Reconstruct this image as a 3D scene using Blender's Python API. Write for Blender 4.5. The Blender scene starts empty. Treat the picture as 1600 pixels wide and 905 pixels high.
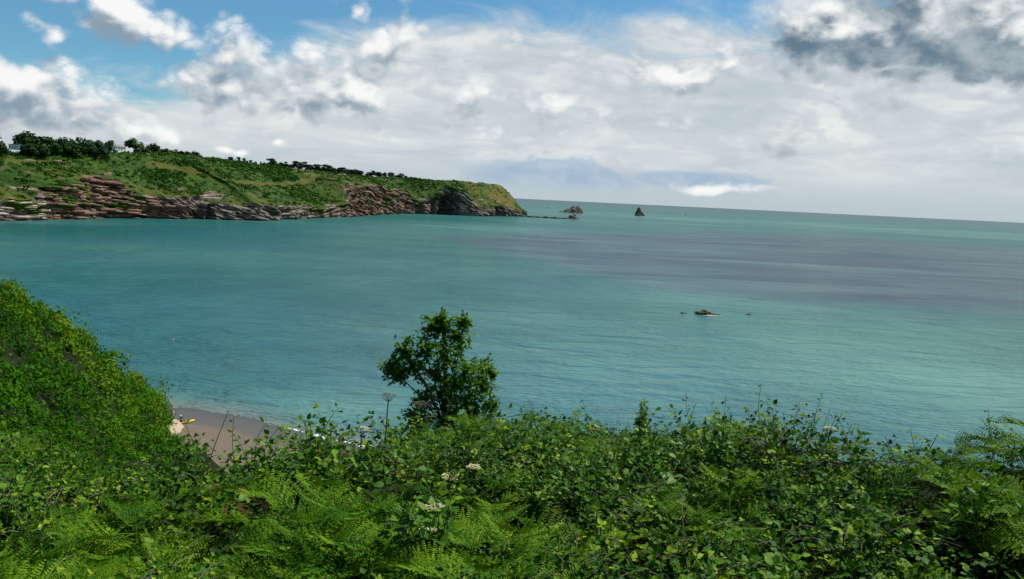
import bpy, bmesh, math, random
import numpy as np
from mathutils import Matrix, Vector

SC = bpy.context.scene
COL = SC.collection
random.seed(7)
RNG = np.random.default_rng(7)
rad = math.radians

# ------------------------------------------------------------------ camera
EYE = 40.0                       # metres above the sea
F = 1250.0                       # focal length in photograph pixels (1600 wide)
PITCH = math.atan(143.0 / F)
ROLL = math.atan(0.048)
cam = bpy.data.cameras.new('camera')
cam.sensor_width = 36.0
cam.lens = 36.0 * F / 1600.0
cam.clip_start = 0.1
cam.clip_end = 200000
cam_o = bpy.data.objects.new('camera', cam)
COL.objects.link(cam_o)
SC.camera = cam_o
FWD = np.array([0, math.cos(PITCH), -math.sin(PITCH)])
U0 = np.array([0, math.sin(PITCH), math.cos(PITCH)])
X0 = np.array([1.0, 0, 0])
RGT = math.cos(ROLL) * X0 + math.sin(ROLL) * U0
UPV = -math.sin(ROLL) * X0 + math.cos(ROLL) * U0
m = Matrix(((RGT[0], UPV[0], -FWD[0], 0), (RGT[1], UPV[1], -FWD[1], 0), (RGT[2], UPV[2], -FWD[2], EYE), (0, 0, 0, 1)))
cam_o.matrix_world = m

def ray(px, py):
    d = FWD + RGT * (px - 800) / F - UPV * (py - 452.5) / F
    return d / np.linalg.norm(d)
def at(px, py, dist):            # point at horizontal distance dist along the sight line
    d = ray(px, py)
    k = dist / math.hypot(d[0], d[1])
    return np.array([d[0] * k, d[1] * k, EYE + d[2] * k])
def sea(px, py):
    d = ray(px, py)
    k = -EYE / d[2]
    return np.array([d[0] * k, d[1] * k, 0.0])
def proj(P):
    P = np.asarray(P, float) - np.array([0, 0, EYE])
    z = P @ FWD
    return 800 + F * (P @ RGT) / z, 452.5 - F * (P @ UPV) / z
def azel(px, py):
    d = ray(px, py)
    return math.degrees(math.atan2(d[0], d[1])), math.degrees(math.asin(d[2]))

# ------------------------------------------------------------------ light
SUN_AZ, SUN_EL = 54.0, 57.0      # azimuth clockwise from the view direction (+Y)
w = bpy.data.worlds.new('World')
SC.world = w
w.use_nodes = True
SKY_STRENGTH = 0.1
sun = bpy.data.lights.new('sun', 'SUN')
sun.energy = 5.0
sun.angle = rad(0.5)
sun.color = (1.0, 0.95, 0.86)
sun_o = bpy.data.objects.new('sun', sun)
COL.objects.link(sun_o)
sd = Vector((math.sin(rad(SUN_AZ)) * math.cos(rad(SUN_EL)), math.cos(rad(SUN_AZ)) * math.cos(rad(SUN_EL)), math.sin(rad(SUN_EL))))
sun_o.rotation_euler = sd.to_track_quat('Z', 'Y').to_euler()
SC.view_settings.view_transform = 'Standard'
SC.view_settings.look = 'None'
SC.view_settings.exposure = 0.45
SC.view_settings.gamma = 1.0
SC.view_settings.use_curve_mapping = False
SC.cycles.use_denoising = True
SC.cycles.use_adaptive_sampling = True
SC.cycles.adaptive_threshold = 0.03
SC.cycles.max_bounces = 6
SC.cycles.diffuse_bounces = 2
SC.cycles.transmission_bounces = 4
SC.cycles.sample_clamp_indirect = 4

class NT:                        # small node helper
    def __init__(s, tree): s.t = tree
    def n(s, kind, **kw):
        nd = s.t.nodes.new(kind)
        ins = kw.pop('ins', {})
        for k, v in kw.items(): setattr(nd, k, v)
        for k, v in ins.items():
            if isinstance(v, bpy.types.NodeSocket): s.t.links.new(v, nd.inputs[k])
            else: nd.inputs[k].default_value = v
        return nd
    def math(s, op, a, b=None, c=None, clamp=False):
        nd = s.t.nodes.new('ShaderNodeMath'); nd.operation = op; nd.use_clamp = clamp
        for i, v in enumerate((a, b, c)):
            if v is None: continue
            if isinstance(v, bpy.types.NodeSocket): s.t.links.new(v, nd.inputs[i])
            else: nd.inputs[i].default_value = v
        return nd.outputs[0]
    def vec(s, op, a, b=None, c=None, out=0):
        nd = s.t.nodes.new('ShaderNodeVectorMath'); nd.operation = op
        for i, v in enumerate((a, b, c)):
            if v is None: continue
            if isinstance(v, bpy.types.NodeSocket): s.t.links.new(v, nd.inputs[i])
            else: nd.inputs[i].default_value = v
        return nd.outputs[out]
    def step(s, v, lo, hi, a=0.0, b=1.0):
        nd = s.t.nodes.new('ShaderNodeMapRange'); nd.interpolation_type = 'SMOOTHSTEP'
        s.t.links.new(v, nd.inputs[0])
        for i, x in enumerate((lo, hi, a, b)): nd.inputs[i + 1].default_value = x
        return nd.outputs[0]
    def mix(s, f, a, b, blend='MIX'):
        nd = s.t.nodes.new('ShaderNodeMix'); nd.data_type = 'RGBA'; nd.blend_type = blend
        for i, v in ((0, f), (6, a), (7, b)):
            if isinstance(v, bpy.types.NodeSocket): s.t.links.new(v, nd.inputs[i])
            elif i == 0: nd.inputs[i].default_value = v
            else: nd.inputs[i].default_value = (*v, 1.0) if len(v) == 3 else v
        return nd.outputs[2]
    def noise(s, vec, scale, detail=4, rough=0.55, dist=0.0, out=0, typ=None):
        nd = s.t.nodes.new('ShaderNodeTexNoise')
        nd.inputs['Scale'].default_value = scale; nd.inputs['Detail'].default_value = detail
        nd.inputs['Roughness'].default_value = rough; nd.inputs['Distortion'].default_value = dist
        if vec is not None: s.t.links.new(vec, nd.inputs['Vector'])
        return nd.outputs[out]
    def link(s, a, b): s.t.links.new(a, b)

# --- sky: Nishita blue, a high veil, and cumulus standing where the photograph has them
def cumulus_group(blobs, dark, name):
    """density of the heaped clouds at azimuth/elevation P (degrees) and noise point Q; second output: how much of it is thick dark cloud"""
    g = bpy.data.node_groups.new(name, 'ShaderNodeTree')
    g.interface.new_socket('P', in_out='INPUT', socket_type='NodeSocketVector')
    g.interface.new_socket('Q', in_out='INPUT', socket_type='NodeSocketVector')
    g.interface.new_socket('D', in_out='OUTPUT', socket_type='NodeSocketFloat')
    g.interface.new_socket('B', in_out='OUTPUT', socket_type='NodeSocketFloat')
    N = NT(g)
    gi = N.n('NodeGroupInput'); go = N.n('NodeGroupOutput')
    P, Q = gi.outputs[0], gi.outputs[1]
    # slow warp so that no outline is an ellipse
    wx = N.noise(Q, 0.3, 1, 0.5)
    cw = N.n('ShaderNodeCombineXYZ'); N.link(N.math('MULTIPLY_ADD', wx, 5.0, -2.5), cw.inputs[0]); N.link(N.math('MULTIPLY_ADD', wx, -2.2, 1.1), cw.inputs[1])
    Pw = N.vec('ADD', P, cw.outputs[0])
    def field(bl):
        acc = None
        for (a, e, ra, re, wgt) in bl:
            v = N.vec('MULTIPLY_ADD', Pw, (1 / ra, 1 / re, 0), (-a / ra, -e / re, 0))
            l = N.math('MULTIPLY_ADD', N.vec('LENGTH', v, out=1), -1.0, wgt)
            acc = l if acc is None else N.math('MAXIMUM', acc, l)
        return acc
    fw, fd = field(blobs), field(dark)
    sp = N.n('ShaderNodeSeparateXYZ'); N.link(P, sp.inputs[0])
    scat = N.math('SUBTRACT', N.step(sp.outputs[1], 2.0, 4.0, -1.6, -0.40), N.step(sp.outputs[1], 8.0, 14.0, 0.0, 0.35))    # scattered small heaps all round the sky
    acc = N.math('MAXIMUM', N.math('MAXIMUM', fw, fd), scat)
    d = N.math('MULTIPLY_ADD', acc, 1.25, 0.60)
    for sc, am in ((0.17, 0.62), (0.42, 0.46), (1.0, 0.27), (2.4, 0.17)):       # billows: creased between puffs
        n = N.noise(N.vec('ADD', Q, (sc * 40, sc * 7, 0)), sc, 0 if sc < 2 else 3, 0.55)
        n = N.math('ABSOLUTE', N.math('MULTIPLY_ADD', n, 2.0, -1.0))
        d = N.math('ADD', d, N.math('MULTIPLY_ADD', n, am * 2.1, -am * 0.62))
    N.link(d, go.inputs[0]); N.link(N.math('SUBTRACT', fd, fw), go.inputs[1])
    return g

def blob(x0, y0, x1, y1, wgt=1.0):
    a0, e0 = azel((x0 + x1) / 2, (y0 + y1) / 2)
    return (a0, e0, abs(x1 - x0) / 2 * 0.0445, abs(y1 - y0) / 2 * 0.0455, wgt)

WHITE_CLOUDS = [blob(-40, 105, 165, 185), blob(60, 160, 260, 215, .75), blob(190, 185, 300, 225, .7), blob(140, 5, 290, 68),
                blob(30, 20, 100, 60, .6), blob(60, -40, 140, 12, .8), blob(265, 95, 420, 165), blob(310, 55, 430, 130, .95), blob(400, 90, 560, 180),
                blob(500, 110, 610, 180, .9), blob(560, 30, 655, 125, .85), blob(640, 130, 790, 178, .7), blob(760, 140, 950, 178, .7),
                blob(970, 100, 1130, 145, .75), blob(1110, 70, 1215, 130, .7), blob(330, 228, 410, 246, .55), blob(440, 225, 495, 250, .5),
                blob(1000, 278, 1210, 305, .72), blob(-300, 60, -80, 170), blob(1750, 120, 2000, 200), blob(-420, -200, -60, -60), blob(300, -340, 800, -160), blob(980, -420, 1300, -260)]
DARK_CLOUDS = [blob(1215, 10, 1430, 100, 1.2), blob(1320, -10, 1640, 88, 1.3), blob(1500, 0, 1800, 94, 1.3), blob(1340, 88, 1480, 140, .75), blob(1480, 88, 1600, 132, .75),
               blob(1620, -300, 2100, -120), blob(-900, -100, -500, 60)]

def build_sky():
    t = w.node_tree; t.nodes.clear(); N = NT(t)
    out = N.n('ShaderNodeOutputWorld'); bg = N.n('ShaderNodeBackground'); bg.inputs['Strength'].default_value = SKY_STRENGTH * 0.72
    N.link(bg.outputs[0], out.inputs[0])
    sky = N.n('ShaderNodeTexSky', sky_type='NISHITA', sun_disc=False)
    sky.sun_elevation = rad(SUN_EL); sky.sun_rotation = rad(SUN_AZ)
    sky.altitude = 40; sky.air_density = 1.0; sky.dust_density = 0.2; sky.ozone_density = 3.0
    tc = N.n('ShaderNodeTexCoord')
    D = N.vec('NORMALIZE', tc.outputs['Generated'])
    sx = N.n('ShaderNodeSeparateXYZ'); N.link(D, sx.inputs[0])
    az = N.math('MULTIPLY', N.math('ARCTAN2', sx.outputs[0], sx.outputs[1]), 180 / math.pi)
    el = N.math('MULTIPLY', N.math('ARCSINE', sx.outputs[2]), 180 / math.pi)
    cb = N.n('ShaderNodeCombineXYZ'); N.link(az, cb.inputs[0]); N.link(el, cb.inputs[1])
    P = cb.outputs[0]
    Q = N.vec('MULTIPLY', D, (57.3, 57.3, 80.0))
    S = 1 / SKY_STRENGTH
    col = N.mix(1.0, sky.outputs[0], (0.56, 0.92, 1.0), 'MULTIPLY')
    # veil of high cloud, thickest towards the horizon, streaked along the cloud plane
    zz = N.math('ADD', N.math('MAXIMUM', sx.outputs[2], 0.0), 0.07)
    cbp = N.n('ShaderNodeCombineXYZ')
    N.link(N.math('DIVIDE', sx.outputs[0], zz), cbp.inputs[0]); N.link(N.math('DIVIDE', sx.outputs[1], zz), cbp.inputs[1])
    v1 = N.noise(cbp.outputs[0], 0.55, 4, 0.6, 0.6)
    v2 = N.noise(N.vec('MULTIPLY', Q, (1, 1, 2.2)), 0.10, 5, 0.62, 0.8)
    vn = N.math('ADD', N.math('MULTIPLY', v1, 0.55), N.math('MULTIPLY', v2, 0.75))
    low = N.step(el, 5.0, 17.0, 0.62, 0.0)
    lft = N.math('MULTIPLY', N.step(N.math('MULTIPLY_ADD', el, -1.2, az), -44.0, -12.0, -0.7, 0.0), N.step(el, 1.0, 5.0))
    cov = N.math('ADD', N.math('ADD', vn, low), lft)
    cov = N.step(cov, 0.66, 1.02, 0.0, 0.97)
    vcol = N.mix(N.step(vn, 0.42, 0.85), (0.54 * S, 0.61 * S, 0.66 * S), (0.85 * S, 0.86 * S, 0.84 * S))
    vcol = N.mix(N.step(el, 0.0, 4.0), (0.50 * S, 0.585 * S, 0.635 * S), vcol)
    pf = N.math('ABSOLUTE', N.math('MULTIPLY_ADD', N.noise(N.vec('MULTIPLY', Q, (1, 1, 1.7)), 0.22, 3, 0.55, 0.3), 2.0, -1.0))
    vcol = N.mix(N.math('MULTIPLY', N.step(pf, 0.02, 0.3, 1.0, 0.0), N.step(el, 2.5, 6.0, 0.15, 0.55)), vcol, (0.50 * S, 0.57 * S, 0.63 * S))
    col = N.mix(cov, col, vcol)
    # blue-grey bank of rain cloud low over the horizon, its top catching the light
    bk = None
    bn = N.math('MULTIPLY_ADD', N.noise(N.vec('MULTIPLY', Q, (1, 1, 1.3)), 0.5, 5, 0.6), 2.6, -1.3)
    for (a, e, ra, re, wg) in (blob(735, 238, 1010, 330, 1.0), blob(930, 262, 1240, 300, .75)):
        l = N.math('MULTIPLY_ADD', N.vec('LENGTH', N.vec('MULTIPLY_ADD', P, (1 / ra, 1 / re, 0), (-a / ra, -e / re, 0)), out=1), -1.0, wg)
        bk = l if bk is None else N.math('MAXIMUM', bk, l)
    top = N.step(N.math('MULTIPLY_ADD', bn, 0.5, el), 1.9, 3.0)
    bd = N.math('ADD', N.math('MULTIPLY_ADD', bk, 1.7, bn), 0.3)
    bc = N.mix(N.math('MULTIPLY', top, N.step(bd, 0.1, 0.9, 1.0, 0.1)), N.mix(N.step(bn, -0.5, 0.7), tuple(x * S for x in (0.33, 0.46, 0.62)), tuple(x * S for x in (0.46, 0.57, 0.69))), tuple(x * S for x in (0.84, 0.86, 0.86)))
    col = N.mix(N.math('MULTIPLY', N.step(bd, -0.25, 0.9, 0.0, 0.9), N.step(el, 0.3, 1.6)), col, bc)
    g = cumulus_group(WHITE_CLOUDS, DARK_CLOUDS, 'cumulus')
    def dens(off):
        nd = N.n('ShaderNodeGroup'); nd.node_tree = g
        if off:
            N.link(N.vec('ADD', P, (off[0], off[1], 0)), nd.inputs[0])
            N.link(N.vec('ADD', Q, (off[0], 0, off[1] * 1.4)), nd.inputs[1])
        else: N.link(P, nd.inputs[0]); N.link(Q, nd.inputs[1])
        return nd.outputs[0], nd.outputs[1]
    (d0, dk), (d1, _) = dens(None), dens((0.4, 1.35))
    dk = N.step(dk, -0.35, 0.25)
    li = N.math('MULTIPLY_ADD', N.math('SUBTRACT', d0, d1), 0.95, 0.50)
    li = N.math('SUBTRACT', li, N.math('MULTIPLY', N.math('MINIMUM', N.math('MAXIMUM', d0, 0.0), 1.6), 0.27))
    li = N.math('SUBTRACT', li, N.math('MULTIPLY', dk, 0.42))
    sh = N.mix(dk, tuple(x * S for x in (0.26, 0.345, 0.43)), N.mix(N.step(N.noise(Q, 0.35, 4, 0.6), 0.3, 0.7), tuple(x * S for x in (0.13, 0.21, 0.28)), tuple(x * S for x in (0.42, 0.49, 0.54))))
    c = N.mix(N.step(li, -0.2, 1.35), sh, tuple(x * S for x in (0.95, 0.96, 0.95)))
    al = N.math('MULTIPLY', N.step(d0, -0.12, 0.95), N.step(el, -0.2, 1.2))     # nothing stands below the horizon
    col = N.mix(al, col, c)
    N.link(col, bg.inputs['Color'])
    try:
        w.cycles.sampling_method = 'MANUAL'; w.cycles.sample_map_resolution = 512
    except Exception: pass
build_sky()

# ------------------------------------------------------------------ numpy noise
_perm = np.random.default_rng(3).permutation(4096)
_val = np.random.default_rng(4).random(4096) * 2 - 1
def _h(ix, iy, iz):
    return _val[_perm[(_perm[(_perm[ix & 4095] + iy) & 4095] + iz) & 4095]]
def vnoise(x, y, z=None):
    x = np.asarray(x, float); y = np.asarray(y, float); z = np.zeros_like(x) if z is None else np.asarray(z, float)
    ix, iy, iz = (np.floor(a).astype(np.int64) for a in (x, y, z))
    fx, fy, fz = x - ix, y - iy, z - iz
    fx, fy, fz = (f * f * f * (f * (f * 6 - 15) + 10) for f in (fx, fy, fz))
    r = 0
    for dx in (0, 1):
        wx = fx if dx else 1 - fx
        for dy in (0, 1):
            wy = fy if dy else 1 - fy
            for dz in (0, 1):
                wz = fz if dz else 1 - fz
                r = r + wx * wy * wz * _h(ix + dx, iy + dy, iz + dz)
    return r
def fbm(x, y, z=None, o=4, g=0.5):
    a, s, f = 1.0, 0, 1.0
    z = np.zeros_like(np.asarray(x, float)) if z is None else z
    for i in range(o):
        s = s + a * vnoise(x * f + 17.3 * i, y * f - 9.1 * i, z * f + 5.7 * i); a *= g; f *= 2.03
    return s
def sstep(x, a, b):
    t = np.clip((x - a) / (b - a), 0, 1); return t * t * (3 - 2 * t)

# ------------------------------------------------------------------ mesh and object helpers
def mesh(name, V, F, smooth=False, attrs=None):
    """V (n,3); F: list of int arrays (k,3) or (k,4)"""
    me = bpy.data.meshes.new(name)
    F = [f for f in (F if isinstance(F, list) else [F]) if len(f)]
    V = np.asarray(V, np.float32)
    me.vertices.add(len(V)); me.vertices.foreach_set('co', V.ravel())
    loops = np.concatenate([f.ravel() for f in F]).astype(np.int32)
    tot = np.concatenate([np.full(len(f), f.shape[1], np.int32) for f in F])
    st = np.concatenate([[0], np.cumsum(tot)[:-1]]).astype(np.int32)
    me.loops.add(len(loops)); me.loops.foreach_set('vertex_index', loops)
    me.polygons.add(len(tot)); me.polygons.foreach_set('loop_start', st); me.polygons.foreach_set('loop_total', tot)
    me.polygons.foreach_set('use_smooth', np.full(len(tot), bool(smooth)))
    for k, a in (attrs or {}).items():
        at_ = me.attributes.new(k, 'FLOAT', 'POINT'); at_.data.foreach_set('value', np.asarray(a, np.float32).ravel())
    me.update(calc_edges=True); me.validate()
    return me
def obj(name, me, mat=None, parent=None, loc=None, rot=None, scale=None):
    o = bpy.data.objects.new(name, me); COL.objects.link(o)
    if mat is not None and me is not None and not me.materials: me.materials.append(mat)
    if parent is not None: o.parent = parent
    if loc is not None: o.location = [float(v) for v in loc]
    if rot is not None: o.rotation_euler = rot
    if scale is not None: o.scale = (scale,) * 3 if isinstance(scale, (int, float)) else scale
    return o
def tag(o, label=None, cat=None, group=None, kind=None):
    for k, v in (('label', label), ('category', cat), ('group', group), ('kind', kind)):
        if v: o[k] = v
    return o
def empty(name, loc=(0, 0, 0), rz=0.0):
    o = bpy.data.objects.new(name, None); COL.objects.link(o); o.location = [float(v) for v in loc]; o.rotation_euler = (0, 0, rz)
    o.empty_display_size = 0.1
    return o
def copy_tree(o, parent=None):
    c = o.copy(); COL.objects.link(c); c.parent = parent
    for ch in list(o.children): copy_tree(ch, c)
    return c
def grid_faces(nu, nv, wrap=False):
    u = np.arange(nu if wrap else nu - 1); v = np.arange(nv - 1)
    U, Vv = np.meshgrid(u, v, indexing='ij'); U2 = (U + 1) % nu
    return np.stack([U * nv + Vv, U2 * nv + Vv, U2 * nv + Vv + 1, U * nv + Vv + 1], -1).reshape(-1, 4)
class MB:                        # collects simple shapes into one mesh
    def __init__(s): s.V, s.F, s.n, s.A = [], [], 0, []
    def add(s, V, F, a=0.5):
        V = np.asarray(V, float); s.V.append(V)
        for f in (F if isinstance(F, list) else [F]): s.F.append(np.asarray(f, int) + s.n)
        s.n += len(V); s.A.append(np.broadcast_to(np.asarray(a, float), (len(V),)))
    def tube(s, pts, r0, r1=None, k=5, a=0.5):
        pts = np.asarray(pts, float); r1 = r0 if r1 is None else r1; n = len(pts)
        r = r0 if np.ndim(r0) else np.linspace(r0, r1, n)
        T = np.gradient(pts, axis=0); T /= np.linalg.norm(T, axis=1)[:, None] + 1e-9
        ref = np.array([0, 0, 1.0]) if abs(T[:, 2]).mean() < 0.8 else np.array([1.0, 0, 0])
        A = np.cross(T, ref); A /= np.linalg.norm(A, axis=1)[:, None] + 1e-9; B = np.cross(T, A)
        th = np.arange(k) * 2 * math.pi / k
        V = pts[:, None] + np.asarray(r)[:, None, None] * (np.cos(th)[None, :, None] * A[:, None] + np.sin(th)[None, :, None] * B[:, None])
        i, j = np.meshgrid(np.arange(n - 1), np.arange(k), indexing='ij'); j2 = (j + 1) % k
        Fq = np.stack([i * k + j, i * k + j2, (i + 1) * k + j2, (i + 1) * k + j], -1).reshape(-1, 4)
        s.add(V.reshape(-1, 3), Fq, a)
    def box(s, c, h, a=0.5):
        V = np.array([[x, y, z] for x in (-1, 1) for y in (-1, 1) for z in (-1, 1)]) * np.array(h) + np.array(c)
        s.add(V, np.array([[0, 1, 3, 2], [4, 6, 7, 5], [0, 4, 5, 1], [2, 3, 7, 6], [0, 2, 6, 4], [1, 5, 7, 3]]), a)
    def mesh(s, name, smooth=False):
        by = {}
        for f in s.F: by.setdefault(f.shape[1], []).append(f)
        return mesh(name, np.concatenate(s.V), [np.concatenate(v) for v in by.values()], smooth, {'var': np.concatenate(s.A)})

def nrm(v): return v / (np.linalg.norm(v, axis=-1, keepdims=True) + 1e-9)
LEAF8 = (np.array([[0, 0, 0], [0, .3, 0], [0, .66, 0], [0, 1, 0], [-1, .3, .12], [-.8, .66, .1], [1, .3, .12], [.8, .66, .1]], float),
         [np.array([[0, 1, 4], [2, 3, 5], [0, 6, 1], [2, 7, 3]]), np.array([[1, 2, 5, 4], [1, 6, 7, 2]])])
LEAF4 = (np.array([[0, 0, 0], [-1, .42, .15], [0, 1, -.05], [1, .42, .15]], float), [np.array([[0, 2, 1], [0, 3, 2]])])
def leaves(P, A, Nn, L, W, var, tpl=LEAF4, droop=0.0):
    """many leaves at once: base points P, axes A, normals Nn, lengths L, half widths W"""
    P = np.asarray(P, float); n = len(P); A = nrm(np.asarray(A, float)); S = nrm(np.cross(A, Nn)); Z = np.cross(S, A)
    tv, tf = tpl; k = len(tv)
    L = np.broadcast_to(L, (n,)); W = np.broadcast_to(W, (n,))
    zz = tv[None, :, 2] * W[:, None] - droop * L[:, None] * tv[None, :, 1] ** 2
    V = P[:, None] + S[:, None] * (tv[None, :, 0] * W[:, None])[..., None] + A[:, None] * (tv[None, :, 1] * L[:, None])[..., None] + Z[:, None] * zz[..., None]
    Fs = [(f[None] + (np.arange(n) * k)[:, None, None]).reshape(-1, f.shape[1]) for f in tf]
    return V.reshape(-1, 3), Fs, np.repeat(np.broadcast_to(var, (n,)), k)

# ------------------------------------------------------------------ materials
def material(name):
    mt = bpy.data.materials.new(name); mt.use_nodes = True; t = mt.node_tree; t.nodes.clear(); N = NT(t)
    o = N.n('ShaderNodeOutputMaterial'); p = N.n('ShaderNodeBsdfPrincipled'); N.link(p.outputs[0], o.inputs[0])
    return mt, N, p, o
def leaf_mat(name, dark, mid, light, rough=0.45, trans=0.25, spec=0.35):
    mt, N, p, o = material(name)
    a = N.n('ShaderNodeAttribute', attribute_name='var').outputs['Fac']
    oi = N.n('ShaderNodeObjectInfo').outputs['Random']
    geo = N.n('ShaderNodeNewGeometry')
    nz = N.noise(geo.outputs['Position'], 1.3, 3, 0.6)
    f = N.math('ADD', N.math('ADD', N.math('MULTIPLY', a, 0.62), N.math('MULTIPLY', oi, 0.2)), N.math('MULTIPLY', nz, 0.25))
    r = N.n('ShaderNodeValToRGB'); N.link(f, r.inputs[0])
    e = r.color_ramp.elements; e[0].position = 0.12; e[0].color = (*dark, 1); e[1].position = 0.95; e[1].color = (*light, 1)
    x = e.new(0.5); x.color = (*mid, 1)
    N.link(r.outputs[0], p.inputs['Base Color']); p.inputs['Roughness'].default_value = rough
    p.inputs['Specular IOR Level'].default_value = spec
    if trans:
        tb = N.n('ShaderNodeBsdfTranslucent'); N.link(N.mix(1.0, r.outputs[0], (1.25, 1.2, 0.5), 'MULTIPLY'), tb.inputs[0])
        ms = N.n('ShaderNodeMixShader'); ms.inputs[0].default_value = trans
        N.link(p.outputs[0], ms.inputs[1]); N.link(tb.outputs[0], ms.inputs[2]); N.link(ms.outputs[0], o.inputs[0])
    return mt
def plain(name, col, rough=0.6, var=0.12, scale=3.0, spec=0.4, bump=0.0):
    mt, N, p, o = material(name)
    geo = N.n('ShaderNodeNewGeometry')
    nz = N.noise(geo.outputs['Position'], scale, 4, 0.6)
    c = N.mix(nz, tuple(max(0, x * (1 - 2 * var)) for x in col), tuple(min(1, x * (1 + 2 * var)) for x in col))
    N.link(c, p.inputs['Base Color']); p.inputs['Roughness'].default_value = rough; p.inputs['Specular IOR Level'].default_value = spec
    if bump:
        b = N.n('ShaderNodeBump'); b.inputs['Strength'].default_value = bump; b.inputs['Distance'].default_value = 0.1
        N.link(nz, b.inputs['Height']); N.link(b.outputs[0], p.inputs['Normal'])
    return mt
M = {}
M['bracken'] = leaf_mat('bracken_green', (0.005, 0.028, 0.001), (0.028, 0.095, 0.002), (0.18, 0.28, 0.011), 0.6, 0.16, 0.05)
M['bramble'] = leaf_mat('bramble_green', (0.004, 0.022, 0.001), (0.027, 0.092, 0.002), (0.23, 0.33, 0.016), 0.55, 0.15, 0.08)
M['bindweed'] = leaf_mat('bindweed_green', (0.045, 0.13, 0.01), (0.08, 0.19, 0.02), (0.15, 0.26, 0.04), 0.5, 0.32, 0.2)
M['hill'] = leaf_mat('hillside_green', (0.006, 0.035, 0.001), (0.034, 0.115, 0.003), (0.15, 0.20, 0.012), 0.7, 0.2, 0.04)
M['tree'] = leaf_mat('tree_green', (0.02, 0.072, 0.005), (0.06, 0.165, 0.010), (0.19, 0.31, 0.022), 0.5, 0.4, 0.12)
M['far_tree'] = leaf_mat('far_tree_green', (0.007, 0.028, 0.007), (0.016, 0.055, 0.010), (0.04, 0.09, 0.016), 0.7, 0.0, 0.1)
M['pine'] = leaf_mat('pine_green', (0.006, 0.02, 0.010), (0.012, 0.036, 0.015), (0.03, 0.06, 0.022), 0.7, 0.0, 0.1)
M['scrub'] = leaf_mat('scrub_green', (0.006, 0.032, 0.003), (0.018, 0.070, 0.005), (0.06, 0.115, 0.010), 0.8, 0.0, 0.05)
M['shrub'] = leaf_mat('shrub_green', (0.008, 0.04, 0.002), (0.032, 0.11, 0.004), (0.15, 0.27, 0.015), 0.5, 0.2, 0.1)
M['grass'] = leaf_mat('grass_green', (0.03, 0.075, 0.004), (0.07, 0.13, 0.008), (0.22, 0.2, 0.05), 0.6, 0.2, 0.08)
M['dead'] = leaf_mat('dead_bracken', (0.05, 0.028, 0.010), (0.11, 0.062, 0.022), (0.2, 0.12, 0.045), 0.8, 0.1, 0.05)
M['umbel'] = plain('umbel_white', (0.4, 0.38, 0.2), 0.6, 0.12, 40)
M['stem'] = plain('stem_green', (0.06, 0.1, 0.025), 0.55, 0.25, 20)
M['cane'] = plain('bramble_cane', (0.07, 0.055, 0.03), 0.55, 0.3, 20)
M['bark'] = plain('bark_brown', (0.05, 0.04, 0.028), 0.85, 0.3, 12, 0.2, 0.5)
M['white'] = plain('white_paint', (0.78, 0.77, 0.73), 0.5, 0.04, 0.8)
M['slate'] = plain('roof_slate', (0.17, 0.165, 0.16), 0.6, 0.15, 1.2)
M['glass'] = plain('window_glass', (0.03, 0.035, 0.04), 0.12, 0.1, 1.0, 0.6)
M['steel'] = plain('painted_steel', (0.16, 0.16, 0.17), 0.5, 0.1, 2)
M['kayak'] = plain('yellow_plastic', (0.75, 0.48, 0.02), 0.35, 0.05, 3)
M['black'] = plain('black_rubber', (0.02, 0.02, 0.022), 0.5, 0.1, 8)
M['skin'] = plain('skin', (0.5, 0.3, 0.2), 0.55, 0.08, 6)
M['hair'] = plain('hair', (0.05, 0.03, 0.02), 0.6, 0.2, 20)
M['maroon'] = plain('maroon_cloth', (0.10, 0.015, 0.02), 0.8, 0.1, 10)
M['greencloth'] = plain('green_cloth', (0.06, 0.11, 0.04), 0.8, 0.1, 10)
M['greycloth'] = plain('pale_cloth', (0.4, 0.33, 0.34), 0.8, 0.3, 14)
M['navy'] = plain('navy_cloth', (0.02, 0.035, 0.06), 0.8, 0.1, 10)
M['sail'] = plain('sailcloth', (0.82, 0.82, 0.8), 0.6, 0.03, 1)
M['hull'] = plain('boat_hull', (0.7, 0.72, 0.72), 0.35, 0.04, 1)
M['darkhull'] = plain('dark_hull', (0.04, 0.05, 0.06), 0.4, 0.1, 1)

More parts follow.
